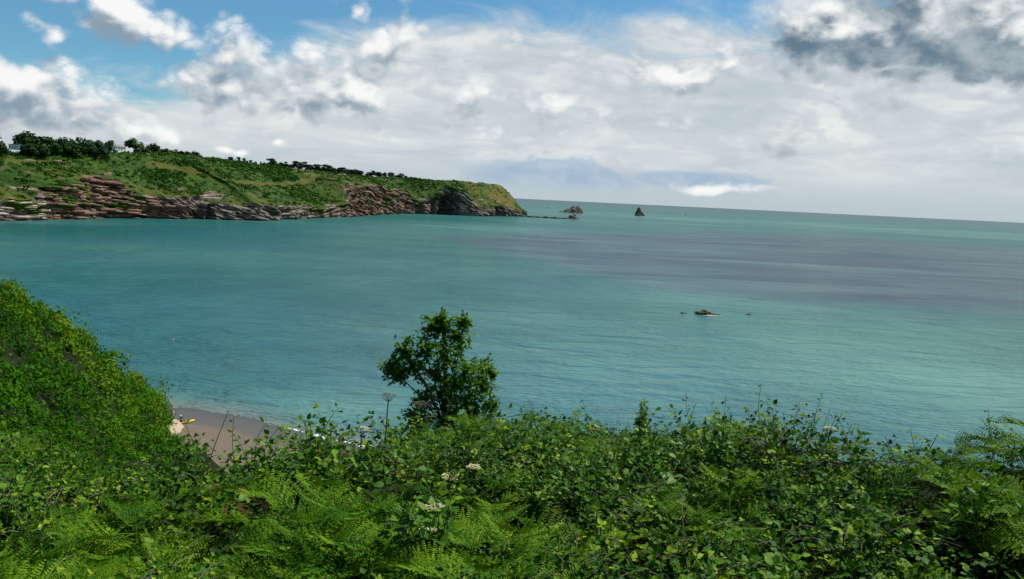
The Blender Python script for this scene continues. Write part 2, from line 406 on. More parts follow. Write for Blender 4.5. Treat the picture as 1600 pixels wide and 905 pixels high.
def sea_mat():
    mt, N, p, o = material('sea_water')
    geo = N.n('ShaderNodeNewGeometry'); pos = geo.outputs['Position']
    grey_patch = N.n('ShaderNodeAttribute', attribute_name='weed').outputs['Fac']
    shal = N.n('ShaderNodeAttribute', attribute_name='shallow').outputs['Fac']
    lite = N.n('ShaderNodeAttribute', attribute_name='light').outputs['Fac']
    str_ = N.vec('MULTIPLY', pos, (0.5, 1.3, 1.0))
    big = N.noise(str_, 0.0035, 5, 0.6, 0.8); med = N.noise(str_, 0.022, 4, 0.6, 0.5)
    f = N.math('ADD', N.math('MULTIPLY', big, 0.9), N.math('MULTIPLY', med, 0.3))
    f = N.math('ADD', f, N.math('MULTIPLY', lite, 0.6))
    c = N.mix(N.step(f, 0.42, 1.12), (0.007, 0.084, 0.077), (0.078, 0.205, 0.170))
    wf = N.math('ADD', grey_patch, N.math('MULTIPLY_ADD', big, 1.6, -0.8)); wf = N.math('ADD', wf, N.math('MULTIPLY_ADD', med, 1.3, -0.65))
    c = N.mix(N.step(N.noise(str_, 0.006, 3, 0.55, 0.5), 0.42, 0.68, 0.0, 0.5), c, (0.016, 0.092, 0.115))
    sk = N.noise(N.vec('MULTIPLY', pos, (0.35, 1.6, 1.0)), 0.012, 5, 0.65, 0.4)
    c = N.mix(N.step(wf, 0.12, 0.9, 0.0, 0.93), c, N.mix(N.step(sk, 0.36, 0.66), (0.022, 0.045, 0.070), (0.056, 0.108, 0.120)))  # streaked blue-grey patch mixed into the water colour
    c = N.mix(N.math('MULTIPLY', N.n('ShaderNodeAttribute', attribute_name='deep').outputs['Fac'], 0.85), c, (0.036, 0.075, 0.094))
    sf = N.math('ADD', shal, N.math('MULTIPLY_ADD', med, 0.5, -0.25))
    c = N.mix(N.step(sf, 0.25, 1.0, 0.0, 0.85), c, (0.12, 0.145, 0.105))
    wv = N.vec('MULTIPLY', pos, (0.55, 1.0, 1.0))
    h1 = N.noise(wv, 0.75, 3, 0.55, 0.3); h2 = N.noise(wv, 0.11, 3, 0.5, 0.4); h3 = N.noise(pos, 0.02, 2, 0.5)
    amp = N.step(h3, 0.35, 0.65, 0.45, 1.25)
    h = N.math('ADD', N.math('MULTIPLY', N.math('MULTIPLY', h1, amp), 0.55), N.math('MULTIPLY', h2, 2.0))
    b = N.n('ShaderNodeBump'); b.inputs['Strength'].default_value = 1.0; b.inputs['Distance'].default_value = 0.4
    b2 = N.n('ShaderNodeBump'); b2.inputs['Strength'].default_value = 1.0; b2.inputs['Distance'].default_value = 2.6; N.link(h, b2.inputs['Height'])
    N.link(h, b.inputs['Height'])
    # light scattered back out of the water body, under a rippled surface whose steep facets never reach a full grazing mirror
    df = N.n('ShaderNodeBsdfDiffuse'); N.link(c, df.inputs['Color']); N.link(b2.outputs[0], df.inputs['Normal'])
    gl = N.n('ShaderNodeBsdfGlossy'); gl.inputs['Roughness'].default_value = 0.16; N.link(b.outputs[0], gl.inputs['Normal'])
    fr = N.n('ShaderNodeFresnel'); fr.inputs['IOR'].default_value = 1.33; N.link(b.outputs[0], fr.inputs['Normal'])
    fac = N.math('MINIMUM', N.math('MULTIPLY', fr.outputs[0], 0.55), 0.26)
    ms = N.n('ShaderNodeMixShader'); N.link(fac, ms.inputs[0]); N.link(df.outputs[0], ms.inputs[1]); N.link(gl.outputs[0], ms.inputs[2]); N.link(ms.outputs[0], o.inputs[0])
    N.t.nodes.remove(p)
    return mt
def rock_mat(name, c0, c1, c2):
    mt, N, p, o = material(name)
    geo = N.n('ShaderNodeNewGeometry'); pos = geo.outputs['Position']
    n1 = N.noise(N.vec('MULTIPLY', pos, (0.25, 0.25, 1.0)), 0.5, 5, 0.65); n2 = N.noise(pos, 0.06, 3, 0.5)
    c = N.mix(N.step(n1, 0.3, 0.7), c0, c1); c = N.mix(N.step(n2, 0.45, 0.65), c, c2)
    sz = N.n('ShaderNodeSeparateXYZ'); N.link(pos, sz.inputs[0])
    c = N.mix(N.step(N.math('ADD', sz.outputs[2], N.math('MULTIPLY_ADD', n1, 2, -1)), 0.6, 2.2, 0.8, 0.0), c, (0.035, 0.032, 0.022))   # weed below the tide mark
    N.link(c, p.inputs['Base Color']); p.inputs['Roughness'].default_value = 0.85; p.inputs['Specular IOR Level'].default_value = 0.25
    b = N.n('ShaderNodeBump'); b.inputs['Strength'].default_value = 0.7; b.inputs['Distance'].default_value = 1.2
    N.link(n1, b.inputs['Height']); N.link(b.outputs[0], p.inputs['Normal'])
    return mt
def headland_mat():
    mt, N, p, o = material('headland_rock_and_turf')
    geo = N.n('ShaderNodeNewGeometry'); pos = geo.outputs['Position']
    rk = N.n('ShaderNodeAttribute', attribute_name='rock').outputs['Fac']; tone = N.n('ShaderNodeAttribute', attribute_name='tone').outputs['Fac']
    dry = N.n('ShaderNodeAttribute', attribute_name='dry').outputs['Fac']
    n1 = N.noise(N.vec('MULTIPLY', pos, (0.2, 0.2, 1.0)), 0.45, 5, 0.65); n2 = N.noise(pos, 0.05, 4, 0.6); n3 = N.noise(pos, 0.35, 3, 0.6)
    red = N.mix(N.step(n1, 0.3, 0.7), (0.055, 0.03, 0.02), (0.25, 0.145, 0.092)); pale = N.mix(N.step(n1, 0.3, 0.7), (0.055, 0.053, 0.05), (0.38, 0.335, 0.27))
    rc = N.mix(tone, red, pale)
    n4 = N.noise(N.vec('MULTIPLY', pos, (0.03, 0.03, 1.0)), 0.55, 3, 0.6, 0.6)
    rc = N.mix(N.step(n4, 0.42, 0.58, 0.75, 0.0), rc, (0.035, 0.024, 0.018))
    sz = N.n('ShaderNodeSeparateXYZ'); N.link(pos, sz.inputs[0])
    rc = N.mix(N.step(N.math('ADD', sz.outputs[2], N.math('MULTIPLY_ADD', n1, 3, -1.5)), 0.6, 3.0, 0.75, 0.0), rc, (0.04, 0.037, 0.025))
    gr = N.mix(N.step(n2, 0.35, 0.65), (0.011, 0.046, 0.003), (0.034, 0.070, 0.005)); gr = N.mix(N.step(n3, 0.4, 0.7, 0.0, 0.3), gr, (0.06, 0.066, 0.013))
    gr = N.mix(N.math('MULTIPLY', dry, N.step(n3, 0.25, 0.6, 0.5, 1.0)), gr, (0.115, 0.088, 0.018))
    f = N.step(N.math('ADD', rk, N.math('MULTIPLY_ADD', n3, 0.5, -0.25)), 0.4, 0.6)
    N.link(N.mix(f, gr, rc), p.inputs['Base Color']); p.inputs['Roughness'].default_value = 0.9; p.inputs['Specular IOR Level'].default_value = 0.15
    b = N.n('ShaderNodeBump'); b.inputs['Strength'].default_value = 0.8; b.inputs['Distance'].default_value = 1.5
    N.link(N.math('ADD', n1, n3), b.inputs['Height']); N.link(b.outputs[0], p.inputs['Normal'])
    return mt
def ground_mat():
    mt, N, p, o = material('hillside_soil')
    geo = N.n('ShaderNodeNewGeometry'); n = N.noise(geo.outputs['Position'], 1.5, 5, 0.65); n2 = N.noise(geo.outputs['Position'], 0.2, 3, 0.6)
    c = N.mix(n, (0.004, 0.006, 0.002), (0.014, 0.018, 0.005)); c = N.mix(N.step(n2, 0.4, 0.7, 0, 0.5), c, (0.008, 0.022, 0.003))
    sn = N.n('ShaderNodeSeparateXYZ'); N.link(geo.outputs['Position'], sn.inputs[0])
    c = N.mix(N.step(N.math('ADD', sn.outputs[2], N.math('MULTIPLY', n, 3)), 3.0, 6.5, 1.0, 0.0), c, (0.33, 0.27, 0.19))   # bare rock at the foot
    N.link(c, p.inputs['Base Color']); p.inputs['Roughness'].default_value = 0.95; p.inputs['Specular IOR Level'].default_value = 0.1
    return mt
def sand_mat():
    mt, N, p, o = material('beach_sand')
    geo = N.n('ShaderNodeNewGeometry'); pos = geo.outputs['Position']
    sz = N.n('ShaderNodeSeparateXYZ'); N.link(pos, sz.inputs[0])
    n1 = N.noise(pos, 0.35, 4, 0.6); n2 = N.noise(pos, 6, 4, 0.7)
    h = N.math('ADD', sz.outputs[2], N.math('MULTIPLY_ADD', n1, 0.35, -0.17))
    dryc = N.mix(n2, (0.075, 0.057, 0.039), (0.135, 0.104, 0.072)); wet = N.mix(n2, (0.045, 0.042, 0.036), (0.075, 0.07, 0.062)); soak = (0.045, 0.045, 0.04)
    c = N.mix(N.step(h, 0.55, 0.8), wet, dryc); c = N.mix(N.step(h, 0.08, 0.25, 1.0, 0.0), c, soak)
    wr = N.math('MULTIPLY', N.step(N.noise(pos, 1.6, 5, 0.7), 0.58, 0.66), N.step(N.math('ABSOLUTE', N.math('SUBTRACT', h, 0.95)), 0.0, 0.45, 0.85, 0.25))
    c = N.mix(wr, c, (0.02, 0.018, 0.012))     # wrack and pebbles
    N.link(c, p.inputs['Base Color'])
    N.link(N.step(h, 0.3, 0.8, 0.55, 0.9), p.inputs['Roughness'])
    b = N.n('ShaderNodeBump'); b.inputs['Strength'].default_value = 0.4; b.inputs['Distance'].default_value = 0.1
    N.link(n2, b.inputs['Height']); N.link(b.outputs[0], p.inputs['Normal'])
    return mt
M['sea'] = sea_mat(); M['headland'] = headland_mat(); M['soil'] = ground_mat(); M['sand'] = sand_mat()
M['stack'] = rock_mat('sea_stack_rock', (0.045, 0.038, 0.03), (0.2, 0.17, 0.135), (0.12, 0.10, 0.08))
M['ledge'] = rock_mat('ledge_rock', (0.085, 0.048, 0.033), (0.29, 0.175, 0.115), (0.20, 0.13, 0.088))
M['paleledge'] = rock_mat('pale_ledge_rock', (0.13, 0.12, 0.105), (0.42, 0.37, 0.30), (0.29, 0.24, 0.195))
M['reef'] = rock_mat('reef_rock', (0.05, 0.04, 0.03), (0.13, 0.1, 0.07), (0.09, 0.07, 0.05))
M['foam'] = plain('foam_white', (0.6, 0.61, 0.6), 0.8, 0.2, 2.0, 0.2)

# ================================================================== near hillside, beach
def tabs(rows):
    """rows of photograph silhouettes -> azimuth and tangent of the depression, sorted"""
    r = [(math.atan2(d[0], d[1]), -d[2] / math.hypot(d[0], d[1])) for d in (ray(x, y) for x, y in rows)]
    r.sort(); return np.array(r).T
BANK = tabs([(-900, 734), (-300, 694), (0, 679), (150, 679), (300, 655), (345, 655), (480, 655), (540, 655), (600, 654), (650, 638), (760, 628), (870, 625),
             (960, 646), (1010, 644), (1090, 638), (1190, 625), (1280, 630), (1350, 646), (1440, 660), (1530, 674), (1600, 660), (1800, 660), (2300, 690)])
SP = [(-500, 330, 45), (-200, 372, 60), (0, 442, 75), (60, 484, 85), (115, 524, 100), (170, 568, 115), (215, 608, 128), (250, 634, 137), (266, 650, 140)]
SPUR = tabs([s[:2] for s in SP]); SPUR_D = np.array([s[2] for s in SP], float)
A_SP = SPUR[0, -1]
WL = np.array([sea(x, y) for x, y in [(-100, 585), (150, 612), (270, 636), (330, 645), (400, 658), (470, 676), (520, 688), (560, 695), (650, 712), (900, 750), (1300, 800), (2000, 900)]])
WL = WL[np.argsort(WL[:, 0])]
def shore_y(x): return np.interp(x, WL[:, 0], WL[:, 1]) + 1.2 * fbm(np.asarray(x) * 0.09, np.zeros_like(x), o=3)
PITS = []                        # hollows in the bank where the growth stays in shade
def ground_z(x, y):
    x = np.asarray(x, float); y = np.asarray(y, float)
    d = np.hypot(x, y) + 1e-6; a = np.arctan2(x, y)
    tb = np.interp(a, *BANK)
    dc = 9.3 + 1.2 * np.sin(a * 7.0 + 1.0)
    v0 = -1.25 - 0.53 * np.clip(d / 3.5, 0, 1)
    lin = -1.78 + (-dc * tb + 1.78) * (d - 3.5) / (dc - 3.5)
    v = np.where(d < 3.5, v0, lin)
    v = np.where(d > dc, -dc * tb - 0.85 * (d - dc), v)
    bank = v - 0.5 + (0.16 * fbm(x * 0.6, y * 0.6, o=3) - 0.2 * sstep(fbm(x * .75 + 40, y * .75, o=2), .15, .6) * (d < 8.6)) * sstep(d, 2, 4)
    # spur that closes the cove
    ac = np.minimum(a, A_SP)
    ts = np.interp(ac, *SPUR); ds = np.interp(ac, SPUR[0], SPUR_D)
    u = np.clip(1 - d / ds, 0, 1)
    s = -d * (ts + (0.52 - ts) * u ** 1.6)
    s = np.where(d > ds, -ds * ts - 1.25 * (d - ds), s)
    s = s - 1.45 * d * np.clip(a - A_SP + .03 * fbm(d * .09, d * 0, o=3), 0, 2) - 0.2
    lump = sstep(d, 14, 40)
    s = s + lump * (0.9 * fbm(x * 0.16, y * 0.16, o=4) + 0.35 * fbm(x * .7, y * .7, o=2))
    z = np.maximum(bank, s)
    for hx, hy, hr in PITS: z = z - .62 * np.exp(-(((x - hx) ** 2 + (y - hy) ** 2) / hr ** 2) ** 2)
    back = sstep(np.abs(a), 1.7, 2.3)
    z = z * (1 - back) + back * (-1.75 + 0.05 * d)
    return np.maximum(EYE + z, -6.0)

def gpt(px, py, it=40):
    """ground point under a sight line"""
    d = ray(px, py); h = math.hypot(d[0], d[1]); s_ = 2.0
    while s_ < 240:
        x, y, z = d[0] / h * s_, d[1] / h * s_, EYE + d[2] / h * s_
        if z < ground_z(x, y): return np.array([x, y, float(ground_z(x, y))])
        s_ += .05 + s_ * .004
    return None
for _p in [(215, 850, .55), (165, 795, .45), (290, 885, .45), (610, 850, .4), (815, 885, .42), (1110, 775, .36), (1400, 860, .42), (960, 800, .3), (470, 830, .4), (1290, 760, .32)]:
    g_ = gpt(_p[0], _p[1])
    if g_ is not None: PITS.append((g_[0], g_[1], _p[2]))
def build_ground():
    na, nr = 560, 260
    A = np.linspace(-math.pi, math.pi, na, endpoint=False)
    A = A - 0.55 * np.sin(A)          # finer towards the view
    R = np.concatenate([[0.05], np.geomspace(0.6, 230, nr - 1)])
    AA, RR = np.meshgrid(A, R, indexing='ij')
    X, Y = RR * np.sin(AA), RR * np.cos(AA)
    Z = ground_z(X, Y)
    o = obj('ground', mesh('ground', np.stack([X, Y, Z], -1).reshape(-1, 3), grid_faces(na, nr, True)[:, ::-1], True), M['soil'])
    tag(o, kind='structure')
    # beach
    xs = np.linspace(-130, 90, 150); ts = np.linspace(-95, 14, 90)
    XX, TT = np.meshgrid(xs, ts, indexing='ij')
    YY = shore_y(XX) + TT
    ZZ = -0.07 * TT + 0.06 * fbm(XX * 0.2, YY * 0.2, o=3)
    o = obj('beach', mesh('beach', np.stack([XX, YY, ZZ], -1).reshape(-1, 3), grid_faces(150, 90), True), M['sand'])
    tag(o, kind='structure')
build_ground()

# ================================================================== sea
def build_sea():
    A = np.radians(np.linspace(-88, 88, 330)); R = np.concatenate([np.geomspace(45, 4000, 330), np.geomspace(4300, 90000, 24)])
    AA, RR = np.meshgrid(A, R, indexing='ij'); X, Y = RR * np.sin(AA), RR * np.cos(AA)
    off = Y - shore_y(X)
    shallow = np.exp(-np.clip(off, 0, None) / 9.0) * (X < 60)
    def lp(px, py):
        p = sea(px, py); return math.atan2(p[0], p[1]), math.log(math.hypot(p[0], p[1]))
    LA, LR = AA, np.log(RR)
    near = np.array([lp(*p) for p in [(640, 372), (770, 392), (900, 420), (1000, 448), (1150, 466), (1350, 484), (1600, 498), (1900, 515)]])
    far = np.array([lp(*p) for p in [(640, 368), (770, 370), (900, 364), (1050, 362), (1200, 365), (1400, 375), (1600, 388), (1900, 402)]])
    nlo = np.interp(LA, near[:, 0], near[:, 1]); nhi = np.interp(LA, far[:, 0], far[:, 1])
    grey_patch = np.minimum(LR - nlo, nhi - LR) * 3.2
    grey_patch = np.clip(0.45 + grey_patch, -0.6, 1.0) * sstep(LA, near[0, 0] - 0.02, near[0, 0] + 0.1)  # mask of the blue-grey patch across the bay, soft at its edges
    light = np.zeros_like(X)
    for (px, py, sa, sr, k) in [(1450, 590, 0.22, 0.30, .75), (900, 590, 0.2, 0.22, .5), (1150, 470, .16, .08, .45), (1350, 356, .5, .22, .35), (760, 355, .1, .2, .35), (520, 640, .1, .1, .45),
                                (330, 470, .3, .32, -.42), (150, 358, .22, .08, -.75), (560, 395, .2, .1, -.2)]:  # strongest dark spot paints the cliffs' reflection into the water colour
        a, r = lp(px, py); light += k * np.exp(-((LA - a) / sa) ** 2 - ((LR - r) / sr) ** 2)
    deep = sstep(LR + .12 * fbm(X * .0006, Y * .0012, o=3), 8.3, 9.6)
    Z = np.zeros_like(X)
    me = mesh('sea', np.stack([X, Y, Z], -1).reshape(-1, 3), grid_faces(len(A), len(R))[:, ::-1], True, {'weed': grey_patch, 'shallow': shallow, 'light': light, 'deep': deep})
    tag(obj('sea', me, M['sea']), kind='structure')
    # foam where the small surf breaks on the sand
    V, Fq = [], []; xs = np.linspace(WL[2, 0] + 10, 10, 900)
    k = sstep(xs, sea(440, 668)[0], sea(520, 688)[0])
    yc = shore_y(xs)
    wid = (0.10 + 0.8 * k) * (0.25 + np.abs(fbm(xs * 1.2, xs * 0 + 4, o=4))) ; wid *= (fbm(xs * .25, xs * 0, o=2) + k > -0.1)
    mb = []
    for j, t in enumerate(np.linspace(-1, 1, 7)):
        jit = 0.25 * fbm(xs * 2.5, xs * 0 + 9 * j, o=3) * (0.3 + k)
        mb.append(np.stack([xs, yc + wid * t + jit * (abs(t) > .2), 0.03 + 0.10 * (1 - t * t) * (wid > 0.2) + 0.05 * vnoise(xs * 3, xs * 0 + j) * k], -1))
    V = np.stack(mb, 1)
    o = obj('surf_foam', mesh('surf_foam', V.reshape(-1, 3), grid_faces(900, 7)[:, ::-1], True), M['foam'])
    tag(o, 'thin white line of surf foam along the sand', 'foam', kind='stuff')
build_sea()

# ================================================================== far headland
HW = np.array([(-330, 356), (-100, 349), (0, 345), (80, 343), (150, 341.5), (250, 342), (350, 343.5), (400, 345), (450, 343.5), (500, 341), (550, 338), (600, 335.3), (640, 334.3), (690, 335.5), (720, 337), (760, 338), (800, 338.3), (818, 338)], float)
HR = np.array([(-330, 320), (0, 318), (60, 312), (76, 292), (90, 283), (120, 276), (150, 273), (200, 280), (215, 300), (250, 308), (300, 313), (350, 322), (400, 318), (450, 320), (500, 325), (535, 320), (548, 292), (600, 292), (640, 300), (660, 315), (690, 300), (712, 288), (728, 298), (745, 322), (770, 324), (800, 326), (818, 330)], float)
HS = np.array([(-500, 235), (-330, 236), (0, 241), (80, 239), (150, 239), (210, 239), (250, 240), (300, 244), (350, 250), (400, 257), (450, 263), (500, 268), (550, 274), (600, 277), (640, 279), (690, 281.5), (720, 283.5), (760, 287), (778, 290), (830, 296)], float)
ST = np.array([(-330, 110), (200, 110), (300, 150), (450, 170), (550, 115), (640, 95), (700, 80), (760, 60), (818, 57)], float)
def hz(x): return 309.5 + 0.048 * (x - 800)
HEAD = {}
def build_headland():
    pf = np.linspace(-330, 818, 2400)
    C = np.array([sea(x, np.interp(x, HW[:, 0], HW[:, 1]))[:2] for x in pf])
    k = 41; ker = np.hanning(k); ker /= ker.sum()
    C = np.stack([np.convolve(np.pad(C[:, i], k // 2, 'edge'), ker, 'valid') for i in (0, 1)], -1)
    T = C[-1]; ext = T + np.array([(5, 22), (2, 60), (-30, 120), (-90, 190), (-200, 260)])
    C = np.vstack([C, ext]); pf = np.concatenate([pf, np.full(len(ext), 818.0)])
    s = np.concatenate([[0], np.cumsum(np.linalg.norm(np.diff(C, axis=0), axis=1))])
    nu = 860
    dens = np.interp(pf, [-330, 0, 400, 818], [0.4, 1.0, 0.8, 0.62]); cs = np.concatenate([[0], np.cumsum(np.diff(s) * (dens[1:] + dens[:-1]) / 2)])
    q = np.linspace(0, cs[-1], nu); S = np.interp(q, cs, s)
    Cx = np.stack([np.interp(S, s, C[:, i]) for i in (0, 1)], -1); px = np.interp(S, s, pf)
    def smooth(a, k):
        ker = np.hanning(k); ker /= ker.sum(); return np.convolve(np.pad(a, k // 2, 'edge'), ker, 'valid')
    tx, ty = np.gradient(smooth(Cx[:, 0], 61)), np.gradient(smooth(Cx[:, 1], 61))
    t = nrm(np.stack([tx, ty], -1)); nin = np.stack([-t[:, 1], t[:, 0]], -1)
    yw, yr = np.interp(px, HW[:, 0], HW[:, 1]), np.interp(px, HR[:, 0], HR[:, 1]); yh = hz(px)
    zr = EYE * (1 - (yr - yh) / (yw - yh)); zr = np.clip(zr, 8, 56)
    st = np.interp(px, ST[:, 0], ST[:, 1])
    Pt = Cx + nin * st[:, None]
    dt = np.hypot(Pt[:, 0], Pt[:, 1]); pxt = np.array([proj((p[0], p[1], 60.0))[0] for p in Pt])
    zt = np.array([EYE + d * ray(x, np.interp(x, HS[:, 0], HS[:, 1]))[2] / math.hypot(*ray(x, np.interp(x, HS[:, 0], HS[:, 1]))[:2]) for x, d in zip(pxt, dt)])
    zt = np.clip(smooth(zt, 21), 40, 90)
    zr = np.minimum(zr + 3.0 * fbm(S * 0.05, S * 0, o=3), zt - 4)
    r1, r2, r3 = 66, 64, 26
    off, zz, seg = [], [], []
    for v in np.linspace(-1, 0, 4)[:-1]: off.append(v * 3 + 0 * st); zz.append(v * 5 + 0 * st); seg.append(0)
    sr = 2.0 + 0.22 * zr
    for v in np.linspace(0, 1, r1): off.append(sr * v ** 1.25); zz.append(zr * v); seg.append(1)
    for v in np.linspace(0, 1, r2 + 1)[1:]:
        off.append(sr + (st - sr) * v); zz.append(zr + (zt - zr) * (0.72 * v + 0.28 * (1 - (1 - v) ** 2))); seg.append(2)
    for v in np.linspace(0, 1, r3 + 1)[1:]: off.append(st + 330 * v ** 1.6); zz.append(zt - 1.0 * v ** .5 - 7 * v); seg.append(3)
    off, zz = np.array(off).T, np.array(zz).T; seg = np.array(seg); nv = off.shape[1]
    SS = np.repeat(S[:, None], nv, 1); PX = np.repeat(px[:, None], nv, 1)
    rel = np.clip(zz / zr[:, None], 0, 3)
    rocky = 1 - sstep(rel, 0.92, 1.12)
    # embayments and gullies
    off = off + 7 * fbm(SS * 0.018, zz * 0.01, o=3) * (1 - sstep(rel, 1.0, 2.0))
    off = off + 3.2 * np.abs(fbm(SS * 0.07, zz * 0.03 + 8, o=3)) * rocky
    # bedding: blocks of each bed stand out by different amounts
    dip = np.interp(px, [0, 250, 330, 450, 540, 640, 720, 818], [0.0, 0.1, 0.45, 0.55, 0.35, 0.4, 0.7, 0.8])[:, None]
    thick = np.interp(px, [0, 250, 450, 818], [3.2, 3.0, 3.4, 4.2])[:, None]
    bed = (zz + 0.35 * dip * (SS % 1000) + 1.6 * fbm(SS * 0.03, zz * 0.05, o=3)) / thick
    ib = np.floor(bed).astype(np.int64); fb = bed - ib
    cell = SS / (19 + 11 * _h(ib, ib * 3, ib * 7)) + 3 * _h(ib, ib, ib)
    ic = np.floor(cell).astype(np.int64)
    fc = cell - ic; ee = sstep(fc, 0, .1)
    prot = _h(ib, ic, ib) * ee + _h(ib, ic - 1, ib) * (1 - ee)
    deep = np.where(_h(ib * 5, ib, ib * 2) < -.25, 1.0, 0.0) * sstep(_h(ib, ib * 9, ib) * .5 + fbm(SS * .03, ib * 1.7, o=2), -.35, .1) * np.sin(np.clip(fb, 0, 1) * math.pi)
    off = off + rocky * 5.5 * deep * (zz > 0) * (PX < 660)
    off = off - rocky * (3.0 * prot + 1.5 * (1 - np.abs(2 * fb - 1)) + 0.8 * fbm(SS * .25, zz * .25, o=3)) * (zz > -2)
    # caves and clefts
    cave = np.zeros_like(off)
    for (cx, hw, dp, zc) in [(306, 8, 15, 27), (326, 4, 10, 18), (232, 12, 7, 14), (262, 14, 8, 13), (657, 8, 12, 20), (676, 5, 14, 36), (700, 17, 44, 42), (784, 15, 24, 22), (420, 4, 8, 14), (612, 7, 8, 24)]:
        sc = np.interp(cx, pf[:2400], s[:2400])
        g = np.exp(-((SS - sc - 0.25 * zz) / hw) ** 4) * (1 - sstep(zz, zc * .75, zc)) * (zz > -4)
        off = off + dp * g; cave = np.maximum(cave, g)
    P = np.stack([Cx[:, None, 0] + nin[:, None, 0] * off, Cx[:, None, 1] + nin[:, None, 1] * off, zz], -1)
    gs = (seg >= 2)[None, :] * 1.0
    lumps = 1.6 * fbm(P[..., 0] * .05, P[..., 1] * .05, o=4) + 0.5 * np.abs(fbm(P[..., 0] * .3, P[..., 1] * .3, o=2))
    P[..., 2] += gs * lumps * np.where(seg == 3, 0.5, sstep(rel, 1.0, 1.3))
    # stone shows again in bands across the turf
    rock = rocky + 0.0
    band = sstep(fbm(SS * 0.03, zz * 0.22, o=3), 0.62, 0.8) * (seg == 2)[None] * (1 - sstep(rel, 1.3, 2.4))
    rock = np.clip(rock + 0.9 * band - 0.75 * sstep(fbm(SS * 0.045 + 30, zz * 0.09, o=3), 0.12, 0.45) * (rel > .25), 0, 1); rock = np.maximum(rock, sstep(cave, .1, .4))
    tone = np.interp(px, [0, 60, 76, 240, 330, 360, 470, 535, 560, 600, 640, 690, 818], [.75, .7, .12, .2, .6, .75, .85, .4, .05, .2, .45, .8, .75])[:, None] + 0.25 * fbm(SS * .02, zz * .05, o=2)
    dry = np.clip(0.85 * sstep(PX + 14 * fbm(SS * .05, zz * .06, o=3) + .35 * (zz - 40), 742, 785) * sstep(fbm(SS * .04 + 3, zz * .05, o=3), -.45, .3) + 0.3 * sstep(fbm(SS * .03, zz * .05 + 60, o=3), .18, .6) * (rel < 1.6), 0, 1)
    pathm = np.exp(-((zz - (zr + (zt - zr) * np.interp(px, [250, 480, 560], [0.78, 0.42, .6]))[:, None]) / 3.2) ** 2) * (PX > 285) * (PX < 560)
    dry = np.clip(dry + 0.55 * pathm, 0, 1)
    me = mesh('headland', P.reshape(-1, 3), grid_faces(nu, nv)[:, ::-1], False, {'rock': rock, 'tone': np.clip(tone, 0, 1) + 0 * zz, 'dry': dry})
    o = obj('headland', me, M['headland']); tag(o, kind='structure')
    HEAD.update(P=P, px=px, S=S, nin=nin, t=t, zr=zr, zt=zt, rel=rel, seg=seg, rock=rock, o=o, path=pathm, r=(3, 3 + r1, 3 + r1 + r2))
build_headland()

def slab_mesh(seed, k=8):
    r = np.random.default_rng(seed); th = (np.arange(k) + r.uniform(-.3, .3, k)) * 2 * math.pi / k
    R = r.uniform(.75, 1.1, k); b = np.stack([np.cos(th) * R, np.sin(th) * R * .9], -1)
    lo = np.c_[b * r.uniform(.8, .95), -.5 + r.uniform(-.1, .1, k)]; mid = np.c_[b * 1.03, r.uniform(.0, .25, k)]; hi = np.c_[b * r.uniform(.78, .92), .5 + r.uniform(-.15, .15, k)]
    V = np.vstack([lo, mid, hi]); i = np.arange(k); j = (i + 1) % k
    return mesh('rock_ledge', V, [np.stack([i, j, j + k, i + k], -1), np.stack([i + k, j + k, j + 2 * k, i + 2 * k], -1), np.stack([np.zeros(k - 2, int) + 2 * k, 2 * k + 1 + np.arange(k - 2), 2 * k + 2 + np.arange(k - 2)], -1)])
def build_ledges():
    kinds = [[slab_mesh(100 + i) for i in range(4)], [slab_mesh(200 + i) for i in range(4)]]
    for g, mt in zip(kinds, (M['ledge'], M['paleledge'])):
        for me in g: me.materials.append(mt)
    P, px, t, nin, zr = HEAD['P'], HEAD['px'], HEAD['t'], HEAD['nin'], HEAD['zr']
    r = random.Random(5); n = 0
    for (x0, x1, cnt, zlo, zhi, pale, L) in [(78, 214, 78, .03, .95, 0, (5, 15)), (2, 78, 24, .02, .9, 1, (5, 12)), (212, 300, 26, .02, .7, 0, (6, 16)), (336, 480, 60, .02, .95, 1, (4, 12)),
                                             (480, 545, 16, .02, .8, 1, (4, 9)), (548, 650, 36, .02, .9, 0, (5, 12)), (712, 735, 14, .2, .95, 1, (6, 12)), (722, 818, 46, .02, .95, 1, (5, 11))]:
        for _ in range(cnt):
            x = r.uniform(x0, x1); iu = int(np.argmin(abs(px - x))); z = zr[iu] * r.uniform(zlo, zhi)
            row = P[iu, 3:3 + 66]; iv = int(np.argmin(abs(row[:, 2] - z))); p = row[iv]
            big = 1.0 + 0.5 * (x > 540)
            lx, ly, lz = r.uniform(*L) * .72 * big, r.uniform(2.2, 4.2) * big, r.uniform(1.0, 2.0) * big
            dip = np.interp(x, [0, 250, 330, 450, 540, 640, 720, 818], [0.02, 0.08, 0.3, 0.38, 0.25, 0.3, 0.5, 0.55])
            o = obj('rock_ledge', r.choice(kinds[pale]), None, HEAD['o'], p + np.append(nin[iu] * r.uniform(-.6, 1.2), 0), (r.uniform(-.12, .12), dip + r.uniform(-.08, .08), math.atan2(t[iu][1], t[iu][0])), (lx, ly, lz))
            n += 1
build_ledges()

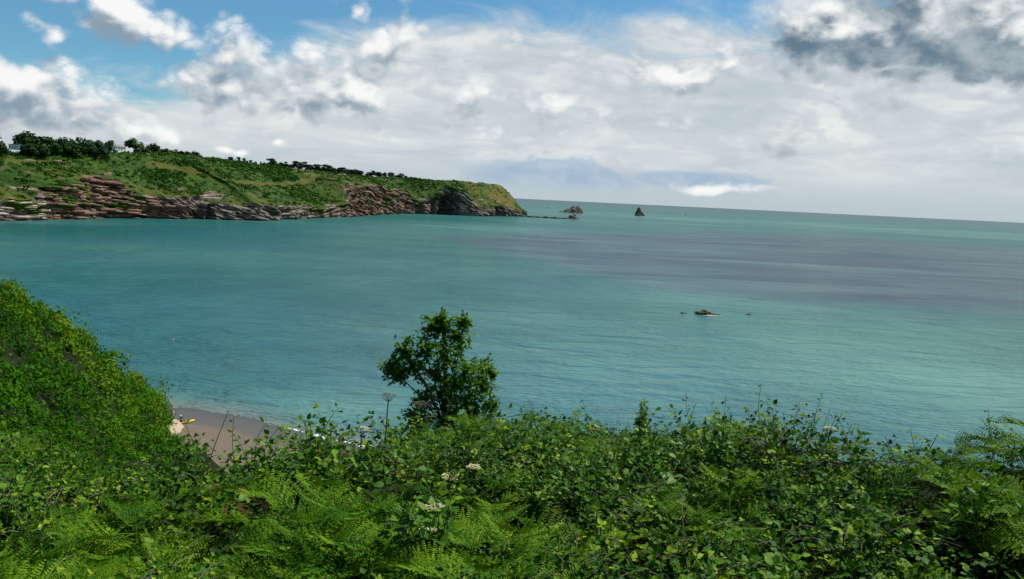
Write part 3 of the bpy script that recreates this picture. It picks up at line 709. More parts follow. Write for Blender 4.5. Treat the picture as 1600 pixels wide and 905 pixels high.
# scrub on the headland: too small and many to count
def build_scrub():
    P, rel, seg, rock, path = HEAD['P'], HEAD['rel'], HEAD['seg'], HEAD['rock'], HEAD['path']
    r = np.random.default_rng(11); nu, nv = P.shape[:2]
    ok = (seg[None, :] >= 2) & (rock < .35) & (rel > 1.02)
    iu, iv = np.nonzero(ok[:-1, :-1])
    area = np.linalg.norm(np.cross(P[iu + 1, iv] - P[iu, iv], P[iu, iv + 1] - P[iu, iv]), axis=1)
    c = P[iu, iv]; d = fbm(c[:, 0] * .02, c[:, 1] * .02, c[:, 2] * .02, o=3)
    x = HEAD['px'][iu]
    wgt = area * (0.3 + 1.3 * sstep(d, -.15, .3)) * (1 - .96 * sstep(path[iu, iv], .2, .6)) * np.where(seg[iv] == 3, 0.25, 1.0) * np.where(x > 742, .12, 1) * np.interp(rel[iu, iv], [1, 1.4, 2.0], [.35, .7, 1.0]) * np.interp(x, [0, 200, 330], [1.5, 1.3, 1])
    wgt = wgt * np.where((iv > HEAD['r'][2] - 8) & (iv < HEAD['r'][2] + 3) & (x < 735), 2.6, 1.0)
    n = 17000; pick = r.choice(len(iu), n, p=wgt / wgt.sum())
    f1, f2 = r.random((n, 1)), r.random((n, 1)); iu, iv = iu[pick], iv[pick]
    base = P[iu, iv] + (P[iu + 1, iv] - P[iu, iv]) * f1 + (P[iu, iv + 1] - P[iu, iv]) * f2
    R = r.uniform(.9, 2.6, n) * np.where(r.random(n) < .12, 1.5, 1.0); k = 16
    dirs = nrm(r.normal(size=(n, k, 3)) + np.array([0, 0, .45])); dirs[..., 2] = np.abs(dirs[..., 2]) * .9
    pos = base[:, None] + dirs * R[:, None, None] * r.uniform(.75, 1.05, (n, k, 1)) * np.array([1.15, 1.15, .85])
    ax = nrm(np.cross(dirs, r.normal(size=(n, k, 3)))); nn = nrm(dirs + .5 * r.normal(size=(n, k, 3)))
    L = np.repeat(R * .85, k) * r.uniform(.6, 1.2, n * k); var = np.clip(np.repeat(.25 + .5 * r.random(n) + .25 * fbm(base[:, 0] * .03, base[:, 1] * .03, o=2), k) + r.uniform(-.15, .15, n * k), 0, 1)
    pos = pos.reshape(-1, 3) - ax.reshape(-1, 3) * L[:, None] * .5
    V, Fs, a = leaves(pos, ax.reshape(-1, 3), nn.reshape(-1, 3), L, L * .42, var)
    tag(obj('scrub', mesh('scrub', V, Fs, False, {'var': a}), M['scrub']), 'dense dark green scrub covering the slopes of the far headland', 'scrub', kind='stuff')
build_scrub()

# ================================================================== trees and houses on the headland
def crown_leaves(blobs, n, size, seed, flat=0.0, shell=(.55, 1.0)):
    """leaf faces spread through a crown made of overlapping lobes"""
    r = np.random.default_rng(seed); bl = np.array(blobs, float); wv = bl[:, 3] ** 2; pick = r.choice(len(bl), n, p=wv / wv.sum())
    d = nrm(r.normal(size=(n, 3))); rr = r.uniform(*shell, n)
    c = bl[pick, :3]; R = bl[pick, 3]
    pos = c + d * (R * rr)[:, None] * np.array([1, 1, 1 - flat])
    ax = nrm(np.cross(d, r.normal(size=(n, 3))) + .25 * d); nn = nrm(d + .6 * r.normal(size=(n, 3)) + np.array([0, 0, .3]))
    L = size * r.uniform(.6, 1.35, n)
    var = np.clip(.45 + .18 * r.normal(size=n) + np.repeat(0, n) + .2 * (r.random(len(bl))[pick] - .5), 0, 1)
    return leaves(pos - ax * L[:, None] * .5, ax, nn, L, L * .36, var)
def make_tree(name, seed, h=10.0, pine=False):
    r = random.Random(seed); root = empty(name)
    bl = []
    if pine:
        for i in range(10):
            a = r.uniform(0, 6.28); q = r.uniform(.3, 2.3); bl.append((q * math.cos(a), q * math.sin(a), h * r.uniform(.3, .92), r.uniform(1.3, 2.2)))
        bl.append((0, 0, h * .93, 1.5))
    else:
        for i in range(13):
            a = r.uniform(0, 6.28); q = r.uniform(.5, 3.9); bl.append((q * math.cos(a), q * math.sin(a), h * (.25 + .6 * r.random() * (1 - q / 9)), r.uniform(1.5, 2.6)))
        bl.append((0, 0, h * .78, 2.4))
    V, Fs, a = crown_leaves(bl, 1100 if not pine else 750, 1.15 if not pine else .95, seed, .25 if pine else .1)
    obj('crown', mesh('crown', V, Fs, False, {'var': a}), M['pine' if pine else 'far_tree'], root)
    mb = MB(); mb.tube([(0, 0, -2.5), (.1, .05, h * .3), (0, .1, h * .75)], .36, .12, 6)
    for b in bl[:5]: mb.tube([(0, .05, h * .38), (b[0] * .5, b[1] * .5, b[2] * .8), b[:3]], .13, .04, 4)
    obj('trunk', mb.mesh('trunk', True), M['bark'], root)
    return root
FT = [make_tree('broadleaf_tree', 300 + i) for i in range(4)]; PT = [make_tree('pine_tree', 320 + i, 9.5, True) for i in range(3)]
used = set()
def head_point(px, row):
    """headland surface point of a grid row that stands at photograph column px"""
    Pr = HEAD['P'][:, row]; x = np.array([proj(p)[0] for p in Pr[::2]])
    return Pr[::2][int(np.argmin(abs(x - px)))]
TOP = HEAD['r'][2]
def plant_tree(protos, px, row, hpx, i, label, cat, group, sx=1.0):
    p = head_point(px, row); k = i % len(protos); src = protos[k]
    if id(src) in used: src = copy_tree(src)
    used.add(id(protos[k]))
    d = math.hypot(p[0], p[1]); hh = hpx * d / F
    s = hh / (9.2 if protos is PT else 8.8)
    src.location = p; src.rotation_euler = (0, 0, i * 2.4); src.scale = (s * sx, s * sx, s)
    tag(src, label, cat, group)
rt = random.Random(12)
for i, (x, hp) in enumerate([(-90, 26), (-40, 26), (-12, 27), (40, 26), (52, 25), (66, 23), (80, 20), (94, 19), (108, 20), (128, 20), (140, 18), (152, 18)]):
    plant_tree(FT, x, TOP - 1 - (i % 3) * 3, hp, i, 'big rounded tree in the clump along the cliff top beside the houses', 'tree', 'rounded trees by the houses', 1.25)
for i, x in enumerate([0, 48, 54, 60, 74, 88, 100, 116, 134, 146, 158, 66, 81, 110]):
    plant_tree(FT, x, TOP - 9 - (i % 4) * 3, rt.uniform(13, 18), i + 1, 'dark bushy tree on the slope just below the clump by the houses', 'tree', 'bushy trees below the clump', 1.3)
for i, (x, hp) in enumerate([(171, 17), (206, 20), (240, 15), (247, 12)]):
    plant_tree(FT, x, TOP + 3, hp, i + 2, 'rounded tree standing near the white house on the ridge', 'tree', 'rounded trees near the white house', 1.15)
for i, x in enumerate([216, 224, 231, 262, 268, 276, 283, 292, 303, 312]):
    plant_tree(FT, x, TOP + 2, rt.uniform(6, 9), i, 'low tree in the hedge line along the ridge past the white house', 'tree', 'hedge trees on the ridge', 1.4)
for i, x in enumerate([354, 359, 363, 369, 374, 381, 387, 393, 400, 408]):
    plant_tree(PT, x, TOP + 4, rt.uniform(6, 10), i, 'small dark pine in the short row at the crest of the green slope', 'pine tree', 'pines at the crest')
for i, x in enumerate(np.linspace(412, 640, 76)):
    plant_tree(PT, x + rt.uniform(-4, 4), TOP + 4 + (i % 4), rt.uniform(6, 14) * np.interp(x, [414, 520, 638], [.95, 1, .6]), i, 'dark pine in the long belt along the top of the headland', 'pine tree', 'pines in the headland belt', rt.uniform(1.1, 1.7))

def prism(mb, poly, y0, y1):
    n = len(poly); V = [(x, y0, z) for x, z in poly] + [(x, y1, z) for x, z in poly]
    i = np.arange(n); j = (i + 1) % n
    mb.add(V, [np.stack([i, j, j + n, i + n], -1)] + [np.array([[0, k, k + 1] for k in range(1, n - 1)]), np.array([[n, n + k + 1, n + k] for k in range(1, n - 1)])])
def build_house(px, row, w_, d_, h_, rz, label, flat=False, lift=0.0):
    p = head_point(px, row); root = empty('house', p + np.array([0, 0, lift - 1.0]), rz); tag(root, label, 'house')
    mb = MB(); mb.box((0, 0, h_ / 2), (w_ / 2, d_ / 2, h_ / 2)); wl = obj('wall', mb.mesh('wall'), M['white'], root)
    mb = MB()
    if flat:
        mb.box((0, 0, h_ + .25), (w_ / 2 + .7, d_ / 2 + .7, .25))
    else:
        e = .6; zt = h_ + 2.8; b = [(-w_ / 2 - e, -d_ / 2 - e, h_), (w_ / 2 + e, -d_ / 2 - e, h_), (w_ / 2 + e, d_ / 2 + e, h_), (-w_ / 2 - e, d_ / 2 + e, h_), (-w_ / 2 + d_ * .42, 0, zt), (w_ / 2 - d_ * .42, 0, zt)]
        mb.add(b, [np.array([[0, 1, 5, 4], [2, 3, 4, 5]]), np.array([[1, 2, 5], [3, 0, 4]])])
    rf = obj('roof', mb.mesh('roof'), M['slate'], root)
    if not flat:
        mb = MB(); mb.box((w_ * .16, 0, h_ + 2.9), (.5, .4, .9)); obj('chimney', mb.mesh('chimney'), M['white'], rf)
    n = max(2, int(w_ / 3.2))
    for side in (-1, 1):
        for k in range(n):
            x = -w_ / 2 + (k + .5) * w_ / n
            mb = MB(); mb.box((x, side * (d_ / 2 + .03), h_ * .55), (.75, .05, .7)); wd = obj('window', mb.mesh('window'), M['glass'], root)
            mb = MB(); mb.box((x, side * (d_ / 2 + .1), h_ * .55 - .78), (.9, .12, .07)); obj('sill', mb.mesh('sill'), M['white'], wd)
    for k in range(2):
        mb = MB(); mb.box((w_ / 2 + .03, -d_ / 4 + k * d_ / 2, h_ * .55), (.05, .6, .65)); obj('window', mb.mesh('window'), M['glass'], root)
    mb = MB(); mb.box((w_ * .05, -d_ / 2 - .04, 1.55), (.5, .05, 1.05)); obj('door', mb.mesh('door'), M['steel'], root)
build_house(186, TOP + 1, 13, 8, 4.4, rad(58), 'white rendered house with grey hipped slate roof on the ridge', False, 4.0)
build_house(27, TOP - 1, 15, 8, 5.2, rad(-20), 'pale flat-roofed house half hidden by trees at the cliff top', True, 4.5)

# mast on the headland
p = head_point(731, TOP - 2); root = empty('mast', p - np.array([0, 0, .6])); tag(root, 'thin tall radio mast standing on the end of the headland', 'mast')
mb = MB(); mb.tube([(0, 0, 0), (0, 0, 14)], .28, .12, 6); obj('pole', mb.mesh('pole'), M['steel'], root)
mb = MB(); mb.box((0, 0, .35), (.9, .9, .35)); obj('base', mb.mesh('base'), M['steel'], root)
mb = MB(); mb.tube([(-.9, 0, 11.5), (.9, 0, 11.5)], .07, .07, 5); obj('cross_arm', mb.mesh('cross_arm'), M['steel'], root)

# ================================================================== rocks in the sea
def rock(name, seed, prof, depth, mat, label, loc, rz=0.0, rough=.16, sub=5, group=None):
    """rock whose skyline follows prof [(x, z)...] across its width, with a rounded back"""
    bm = bmesh.new(); bmesh.ops.create_icosphere(bm, subdivisions=sub, radius=1.0)
    V = np.array([v.co[:] for v in bm.verts]); Fc = np.array([[v.index for v in f.verts] for f in bm.faces]); bm.free()
    pr = np.array(prof, float); x0, x1 = pr[0, 0], pr[-1, 0]; x = (x0 + x1) / 2 + V[:, 0] * (x1 - x0) / 2
    ht = np.interp(x, pr[:, 0], pr[:, 1]); q = np.sqrt(np.clip(1 - V[:, 0] ** 2, 0.02, 1))
    zn = np.clip(V[:, 2] / q, -1, 1); yy = V[:, 1] / q
    z = np.where(zn > 0, ht * zn ** .8, zn * 3.0); y = np.sign(yy) * np.abs(yy) ** .8 * depth * (.35 + .65 * q) * (1 - .45 * np.clip(zn, 0, 1))
    S = max(pr[:, 1].max(), 1.0); sc = 5.0 / S
    n = fbm(x * sc * .5 + seed, y * sc * .5, z * sc * .5, o=4); b = np.floor((z + .5 * x) * sc * .9 + seed)
    stp = _h(b.astype(np.int64), b.astype(np.int64) * 3, np.zeros(len(b), np.int64))
    k = 1 + rough * (1.4 * n + .55 * stp)
    P = np.stack([(x - (x0 + x1) / 2) * k + (x0 + x1) / 2, y * k, z * (1 + .5 * rough * n)], -1)
    o = obj(name, mesh(name, P, Fc, False), mat, None, loc, (0, 0, rz)); tag(o, label, 'rock', group); return o
def px_m(p): return math.hypot(p[0], p[1]) / F        # metres for one photograph pixel at that place
def prof_px(pts, k): return [(x * k, z * k) for x, z in pts]
p = sea(894, 332.5); k = px_m(p)
rock('sea_stack', 3.1, prof_px([(-17, 1), (-13, 2.5), (-8, 6), (-4, 7), (1, 11), (4, 9), (9, 11.5), (13, 7), (15.5, 1)], k), 9 * k, M['stack'], 'large jagged double-peaked islet off the headland tip', p)
p = sea(896, 342); k = px_m(p)
rock('sea_stack', 7.7, prof_px([(-9, 1), (-7, 5), (-5, 7.5), (-2, 7), (2, 7.5), (5, 3), (10, .5)], k), 6 * k, M['stack'], 'dark hump-shaped rock at the end of the low reef', p)
p = sea(861, 341.2); k = px_m(p)
rock('reef', 2.2, prof_px([(-31, .2), (-30, 2.6), (-26, 2.2), (-21, .5), (-17, 1.9), (-12, 1.2), (-6, 2.8), (-2, 1.4), (4, 2.3), (9, .7), (15, 2.0), (22, .9), (29, 1.8)], k), 4 * k, M['reef'], 'long low dark reef running out from the headland tip', p, rough=.3)
p = sea(1000, 337.2); k = px_m(p)
rock('sea_stack', 5.5, prof_px([(-7.5, 1), (-6, 7), (-4, 12), (-1, 13), (1, 10), (4, 6.5), (7.5, .6)], k), 6 * k, M['stack'], 'lone dark pointed sea stack out in open water', p)
p = sea(1101, 491); k = px_m(p)
rock('sea_rock', 1.3, prof_px([(-12, .3), (-9, 2.5), (-4, 5.5), (1, 7), (4, 5), (8, 3.0), (13, 1.6), (20, .3)], k), 8 * k, M['reef'], 'dark humped rock awash in the middle of the bay', p, rough=.3)
p = sea(1068, 489.5); k = px_m(p)
rock('sea_rock', 9.3, prof_px([(-5, .2), (-2, 1.8), (2, 1.2), (6, .3)], k), 4 * k, M['reef'], 'small flat rock beside the dark humped rock, breaking the surface', p, rough=.3, sub=3)
p = sea(1169, 491.5); k = px_m(p)
rock('sea_rock', 4.4, prof_px([(-4, .2), (-1, 1.6), (2, 1.7), (4, .3)], k), 3.5 * k, M['reef'], 'tiny lone rock tip further out from the humped rock', p, rough=.3, sub=3)
def foam_patch(px, py, w_, h_, seed):
    c = sea(px, py); k = px_m(c); n = 36; r = np.random.default_rng(seed)
    x = r.normal(size=n) * w_ * k * .5; y = r.normal(size=n) * h_ * k * 2.2; L = r.uniform(.5, 1.7, n)
    V, Fs, a = leaves(np.stack([c[0] + x, c[1] + y, np.full(n, .05) + r.uniform(0, .05, n)], -1), np.stack([np.ones(n), r.normal(size=n) * .2, np.zeros(n)], -1), np.tile([0, 0, 1.0], (n, 1)), L, L * .16, .5)
    tag(obj('rock_foam', mesh('rock_foam', V, Fs), M['foam']), 'broken white foam washing round the bay rocks', 'foam', kind='stuff')
foam_patch(1112, 493.5, 16, 1.0, 5)

# ================================================================== boats
def hull_mesh(L, B, H, name='hull'):
    n = 14; V = []
    for i in range(n):
        t = i / (n - 1); x = (t - .5) * L; b = B / 2 * (1 - max(0, (t - .45) / .55) ** 2.2) * (.8 + .2 * min(1, t * 4)); sh = H * (.85 + .35 * t * t)
        V += [(x, -b, sh), (x, -b * .9, H * .25), (x, 0, -H * .35), (x, b * .9, H * .25), (x, b, sh)]
    Fq = [[i * 5 + j, i * 5 + j + 1, (i + 1) * 5 + j + 1, (i + 1) * 5 + j] for i in range(n - 1) for j in range(4)] + [[i * 5 + 4, i * 5, (i + 1) * 5, (i + 1) * 5 + 4] for i in range(n - 1)]
    return mesh(name, V, [np.array(Fq), np.array([[0, 4, 1], [1, 4, 3], [1, 3, 2]])], True)
p = sea(1071.5, 336.5); root = empty('sailing_yacht', p, rad(-35)); tag(root, 'white sailing yacht under sail far out on the water', 'yacht')
obj('hull', hull_mesh(11, 3.2, 1.3), M['hull'], root)
mb = MB(); mb.tube([(.6, 0, .8), (.6, 0, 16)], .1, .06, 5); obj('mast', mb.mesh('mast'), M['steel'], root)
def sail(pts, name):
    a, b, c = (np.array(q, float) for q in pts); V, Fq = [], []; n = 6
    for s_ in (-.02, .02):
        for i in range(n + 1):
            for j in range(n + 1 - i):
                u, v = i / n, j / n; q = a + (b - a) * u + (c - a) * v; q = q + np.array([0, .9 * u * 0 + 1.4 * u * v + .6 * v * (1 - u - v) + s_, 0]); V.append(q)
    idx = {}; c_ = 0
    for i in range(n + 1):
        for j in range(n + 1 - i): idx[i, j] = c_; c_ += 1
    T = [(idx[i, j], idx[i + 1, j], idx[i, j + 1]) for i in range(n) for j in range(n - i)] + [(idx[i + 1, j], idx[i + 1, j + 1], idx[i, j + 1]) for i in range(n) for j in range(n - i - 1)]
    T = np.array(T); return mesh(name, np.array(V), [np.vstack([T, T[:, ::-1] + c_])], True)
obj('mainsail', sail([(.45, 0, 2.2), (.45, 0, 15.6), (-4.6, .6, 2.4)], 'mainsail'), M['sail'], root)
obj('jib', sail([(5.2, 0, 1.6), (.8, 0, 13.5), (.9, -.5, 1.9)], 'jib'), M['sail'], root)
mb = MB(); mb.box((-.8, 0, 1.5), (2.0, .9, .28)); obj('cabin', mb.mesh('cabin'), M['hull'], root)
p = sea(1164, 346); root = empty('motor_boat', p, rad(170)); tag(root, 'small white motor boat speeding across the bay', 'boat')
obj('hull', hull_mesh(8, 2.7, 1.1), M['hull'], root)
mb = MB(); mb.box((-.2, 0, 1.55), (1.3, .95, .6)); obj('cabin', mb.mesh('cabin'), M['hull'], root)
mb = MB(); mb.box((.95, 0, 1.65), (.3, .85, .38)); obj('windscreen', mb.mesh('windscreen'), M['glass'], root)
p = sea(854.5, 325); root = empty('fishing_boat', p, rad(10)); tag(root, 'small dark fishing boat off the tip of the headland', 'boat')
obj('hull', hull_mesh(12, 3.6, 1.5), M['darkhull'], root)
mb = MB(); mb.box((1.5, 0, 2.4), (1.3, 1.1, 1.0)); obj('wheelhouse', mb.mesh('wheelhouse'), M['darkhull'], root)
mb = MB(); mb.tube([(-1.5, 0, 1), (-1.5, 0, 5)], .08, .05, 5); obj('mast', mb.mesh('mast'), M['steel'], root)

# ================================================================== kayaks and people
def beach_z(x, y): return float(-0.07 * (y - shore_y(np.array([x]))[0]))
def on_beach(px, py):
    c = sea(px, py)
    for _ in range(6):
        z = max(beach_z(c[0], c[1]), float(ground_z(c[0], c[1]))); d = ray(px, py); k_ = (z - EYE) / d[2]; c = np.array([d[0] * k_, d[1] * k_, z])
    return c
def kayak(px, py, rz, label):
    c = on_beach(px, py); root = empty('kayak', (c[0], c[1], c[2] + .04), rz); tag(root, label, 'kayak', None)
    n, k = 15, 8; V = []
    for i in range(n):
        t = i / (n - 1) * 2 - 1; wd = .37 * (1 - abs(t) ** 2.4) ** .7 + .015; ht = .17 + .10 * t * t; zc = .17 + .13 * t * t
        for j in range(k):
            a = j / k * 2 * math.pi; V.append((t * 1.75, math.cos(a) * wd, zc + math.sin(a) * ht * (1 if math.sin(a) < 0 else .55)))
    i, j = np.meshgrid(np.arange(n - 1), np.arange(k), indexing='ij'); j2 = (j + 1) % k
    obj('hull', mesh('hull', V, [np.stack([i * k + j, (i + 1) * k + j, (i + 1) * k + j2, i * k + j2], -1).reshape(-1, 4)], True), M['kayak'], root)
    mb = MB(); mb.box((-.15, 0, .31), (.42, .2, .03)); mb.box((-.58, 0, .42), (.04, .19, .12)); obj('seat', mb.mesh('seat'), M['black'], root)
    for s_ in (-1, 1):
        mb = MB(); mb.tube([(s_ * 1.62, -.09, .36), (s_ * 1.68, 0, .42), (s_ * 1.62, .09, .36)], .018, .018, 5); obj('handle', mb.mesh('handle'), M['black'], root)
kayak(287, 661.5, rad(37), 'yellow sit-on kayak lying on the sand beside the person in maroon shorts')

def skin_mesh(name, J, E, mat, parent, root_i=0, sub=2):
    me = bpy.data.meshes.new(name); names = list(J); ix = {n: i for i, n in enumerate(names)}
    me.from_pydata([J[n][:3] for n in names], [(ix[a], ix[b]) for a, b in E], []); o = obj(name, me, mat, parent)
    sm = o.modifiers.new('skin', 'SKIN'); sm.use_smooth_shade = True; ss = o.modifiers.new('sub', 'SUBSURF'); ss.levels = sub; ss.render_levels = sub
    for i, n in enumerate(names):
        rr = J[n][3]; me.skin_vertices[0].data[i].radius = (rr, rr) if len(J[n]) < 5 else (rr, J[n][4])
    me.skin_vertices[0].data[root_i].use_root = True
    return o
def person(loc, rz, label, top, bottom, hat=None, stride=0.12, bend=0.0, armf=0.15, tilt=None, long_legs=False):
    root = empty('person', loc, rz); tag(root, label, 'person')
    if tilt: root.rotation_euler = (tilt, 0, rz)
    b = bend
    J = {'pelvis': (0, 0, .95, .13, .1), 'waist': (0, .03 * b, 1.1, .125, .09), 'chest': (0, .25 * b, 1.32, .155, .1), 'collar': (0, .36 * b, 1.45, .085, .07), 'neck': (0, .42 * b, 1.52, .052), 'head0': (0, .5 * b + .01, 1.6, .078, .088), 'head1': (0, .52 * b + .015, 1.70, .072, .085), 'nose': (0, .54 * b + .1, 1.61, .02)}
    E = [('pelvis', 'waist'), ('waist', 'chest'), ('chest', 'collar'), ('collar', 'neck'), ('neck', 'head0'), ('head0', 'head1'), ('head0', 'nose')]
    for s_, n in ((-1, 'l'), (1, 'r')):
        fx = s_ * stride
        J.update({n + 'hip': (s_ * .1, 0, .9, .095), n + 'knee': (s_ * .11, fx * .6 + .03, .5, .062), n + 'ankle': (s_ * .11, fx, .09, .04), n + 'toe': (s_ * .13, fx + .16, .035, .035),
                  n + 'sho': (s_ * .19, .34 * b, 1.41, .058), n + 'elb': (s_ * .27, .34 * b + armf * .4, 1.13, .043), n + 'wri': (s_ * .28, .36 * b + armf * 1.6 + .08, .9, .028), n + 'palm': (s_ * .28, .37 * b + armf * 1.8 + .1, .83, .035, .018)})
        E += [('pelvis', n + 'hip'), (n + 'hip', n + 'knee'), (n + 'knee', n + 'ankle'), (n + 'ankle', n + 'toe'), ('collar', n + 'sho'), (n + 'sho', n + 'elb'), (n + 'elb', n + 'wri'), (n + 'wri', n + 'palm')]
        pp = J[n + 'palm']
        for q, (dy, ln) in enumerate(((.03, .07), (.01, .085), (-.01, .08), (-.03, .065))):
            J[f'{n}f{q}a'] = (pp[0], pp[1] + dy, pp[2] - .045, .009); J[f'{n}f{q}b'] = (pp[0] - s_ * .012, pp[1] + dy, pp[2] - .045 - ln * .75, .008); E += [(n + 'palm', f'{n}f{q}a'), (f'{n}f{q}a', f'{n}f{q}b')]
        J[n + 'th'] = (pp[0] - s_ * .015, pp[1] + .06, pp[2] - .02, .009); E.append((n + 'palm', n + 'th'))
    skin_mesh('body', J, E, M['skin'], root)
    def cloth(name, keys, grow, mat):
        JJ = {k_: (*J[k_][:3], *[r_ + grow for r_ in J[k_][3:]]) for k_ in keys}
        skin_mesh(name, JJ, [e for e in E if e[0] in JJ and e[1] in JJ], mat, root)
    cloth('shirt', ['waist', 'chest', 'collar', 'lsho', 'rsho', 'lelb', 'relb'], .017, top)
    kn = ['pelvis', 'lhip', 'rhip', 'lknee', 'rknee'] + (['lankle', 'rankle'] if long_legs else [])
    cloth('trousers' if long_legs else 'shorts', kn, .02, bottom)
    hd = J['head1']; n_, k_ = 5, 10; mb = MB(); rr = .105
    V = [(hd[0] + math.cos(t) * rr * math.cos(e), hd[1] - .015 + math.sin(t) * rr * math.cos(e) * 1.1, hd[2] - .01 + .1 * math.sin(e)) for e in np.linspace(0, 1.5, n_) for t in np.arange(k_) * 2 * math.pi / k_]
    i, j = np.meshgrid(np.arange(n_ - 1), np.arange(k_), indexing='ij'); j2 = (j + 1) % k_
    mb.add(V, np.stack([i * k_ + j, i * k_ + j2, (i + 1) * k_ + j2, (i + 1) * k_ + j], -1).reshape(-1, 4))
    if hat:
        ring = [(hd[0] + math.cos(t) * q, hd[1] + math.sin(t) * q, hd[2] - .01 - (q - .1) * .2) for q in (.1, .17) for t in np.arange(k_) * 2 * math.pi / k_]
        j = np.arange(k_); j2 = (j + 1) % k_; mb.add(ring, np.stack([j, j2, j2 + k_, j + k_], -1))
    obj('hat' if hat else 'hair', mb.mesh('hat', True), hat or M['hair'], root)
    return root
person(on_beach(283, 665), rad(200), 'person in green top and maroon shorts standing by the yellow kayak', M['greencloth'], M['maroon'], M['white'], .1, .25, .2)
person(on_beach(270.5, 659), rad(150), 'person in pale patterned top and dark trousers next to the rocks', M['greycloth'], M['navy'], M['white'], .14, .0, .1, None, True)
c = sea(276.5, 532.5)
person((c[0], c[1], -.25), rad(60), 'swimmer lying in the water out in the cove', M['skin'], M['navy'], None, .08, .0, .5, rad(-80))

# ================================================================== cover of the middle hillside (nobody could count it)
def gnormal(x, y, e=.4):
    zx = (ground_z(x + e, y) - ground_z(x - e, y)) / (2 * e); zy = (ground_z(x, y + e) - ground_z(x, y - e)) / (2 * e)
    return nrm(np.stack([-zx, -zy, np.ones_like(zx)], -1))
def build_hill_cover():
    r = np.random.default_rng(21)
    # mounds of bush, then leaf sprays over them
    nb = 5600
    d = 11 * (150 / 11) ** (r.random(nb) ** .8); a = r.uniform(-0.98, A_SP + .16, nb); a = np.where((a > A_SP - .004) & (d > 106 - 420 * np.clip(a - A_SP, 0, 1)), A_SP - r.uniform(.004, .3, nb), a); x, y = d * np.sin(a), d * np.cos(a)
    keep = (d < np.interp(np.minimum(a, A_SP), SPUR[0], SPUR_D) + 5); x, y, d = x[keep], y[keep], d[keep]; nb = len(x)
    z = ground_z(x, y); ok = z > 3.5; x, y, z, d = x[ok], y[ok], z[ok], d[ok]; nb = len(x)
    R = (0.36 + .0150 * d) * r.uniform(.4, 1.0, nb) ** 1.2 * np.where(r.random(nb) < .10, 1.7, 1)
    k = 84; N0 = gnormal(x, y)
    dirs = nrm(r.normal(size=(nb, k, 3)) + N0[:, None] * .8)
    base = np.stack([x, y, z], -1)
    pos = base[:, None] + dirs * (R[:, None] * r.uniform(.6, 1.08, (nb, k)))[..., None] * np.array([1.1, 1.1, .8])
    n = nb * k; dirs = dirs.reshape(-1, 3); pos = pos.reshape(-1, 3); dd = np.repeat(d, k)
    ax = nrm(np.cross(dirs, r.normal(size=(n, 3))) + .3 * dirs + np.array([0, 0, .15])); nn = nrm(dirs + .38 * r.normal(size=(n, 3)) + np.array([0, 0, .3]))
    L = (0.05 + .0025 * dd) * r.uniform(.5, 1.7, n) * np.repeat(r.uniform(.7, 1.35, nb), k)
    t = fbm(x * .07, y * .07, o=3) + .8 * fbm(x * .3, y * .3, o=2); var = np.clip(np.repeat(.46 + .36 * t + .11 * r.normal(size=nb), k) + .05 * r.normal(size=n), 0, 1)
    V, Fs, at_ = leaves(pos - ax * L[:, None] * .5, ax, nn, L, L * r.uniform(.2, .38, n), var)
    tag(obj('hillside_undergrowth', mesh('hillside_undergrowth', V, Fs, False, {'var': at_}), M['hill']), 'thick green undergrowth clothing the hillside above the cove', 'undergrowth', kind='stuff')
    # litter of small leaves on the near bank, under and between the plants
    n = 120000; d = r.uniform(3.3, 15.5, n); a = r.uniform(-.95, .95, n); x, y = d * np.sin(a), d * np.cos(a); z = ground_z(x, y)
    hole = 1 - .5 * sstep(fbm(x * .9 + 5, y * .9, o=2), .1, .5)
    keep = r.random(n) < .2 + .8 * hole
    x, y, z, d = x[keep], y[keep], z[keep], d[keep]; n = len(x)
    pos = np.stack([x, y, z + r.uniform(0, .34, n)], -1)
    ax = nrm(r.normal(size=(n, 3)) * np.array([1, 1, .5])); nn = nrm(r.normal(size=(n, 3)) * .5 + np.array([0, -.2, 1]))
    L = r.uniform(.018, .045, n) * (1 + .06 * d); V, Fs, at_ = leaves(pos, ax, nn, L, L * .38, np.clip(r.normal(.32, .16, n), 0, 1))
    tag(obj('bank_undergrowth', mesh('bank_undergrowth', V, Fs, False, {'var': at_}), M['bramble']), 'low leafy undergrowth between the ferns on the near bank', 'undergrowth', kind='stuff')
build_hill_cover()

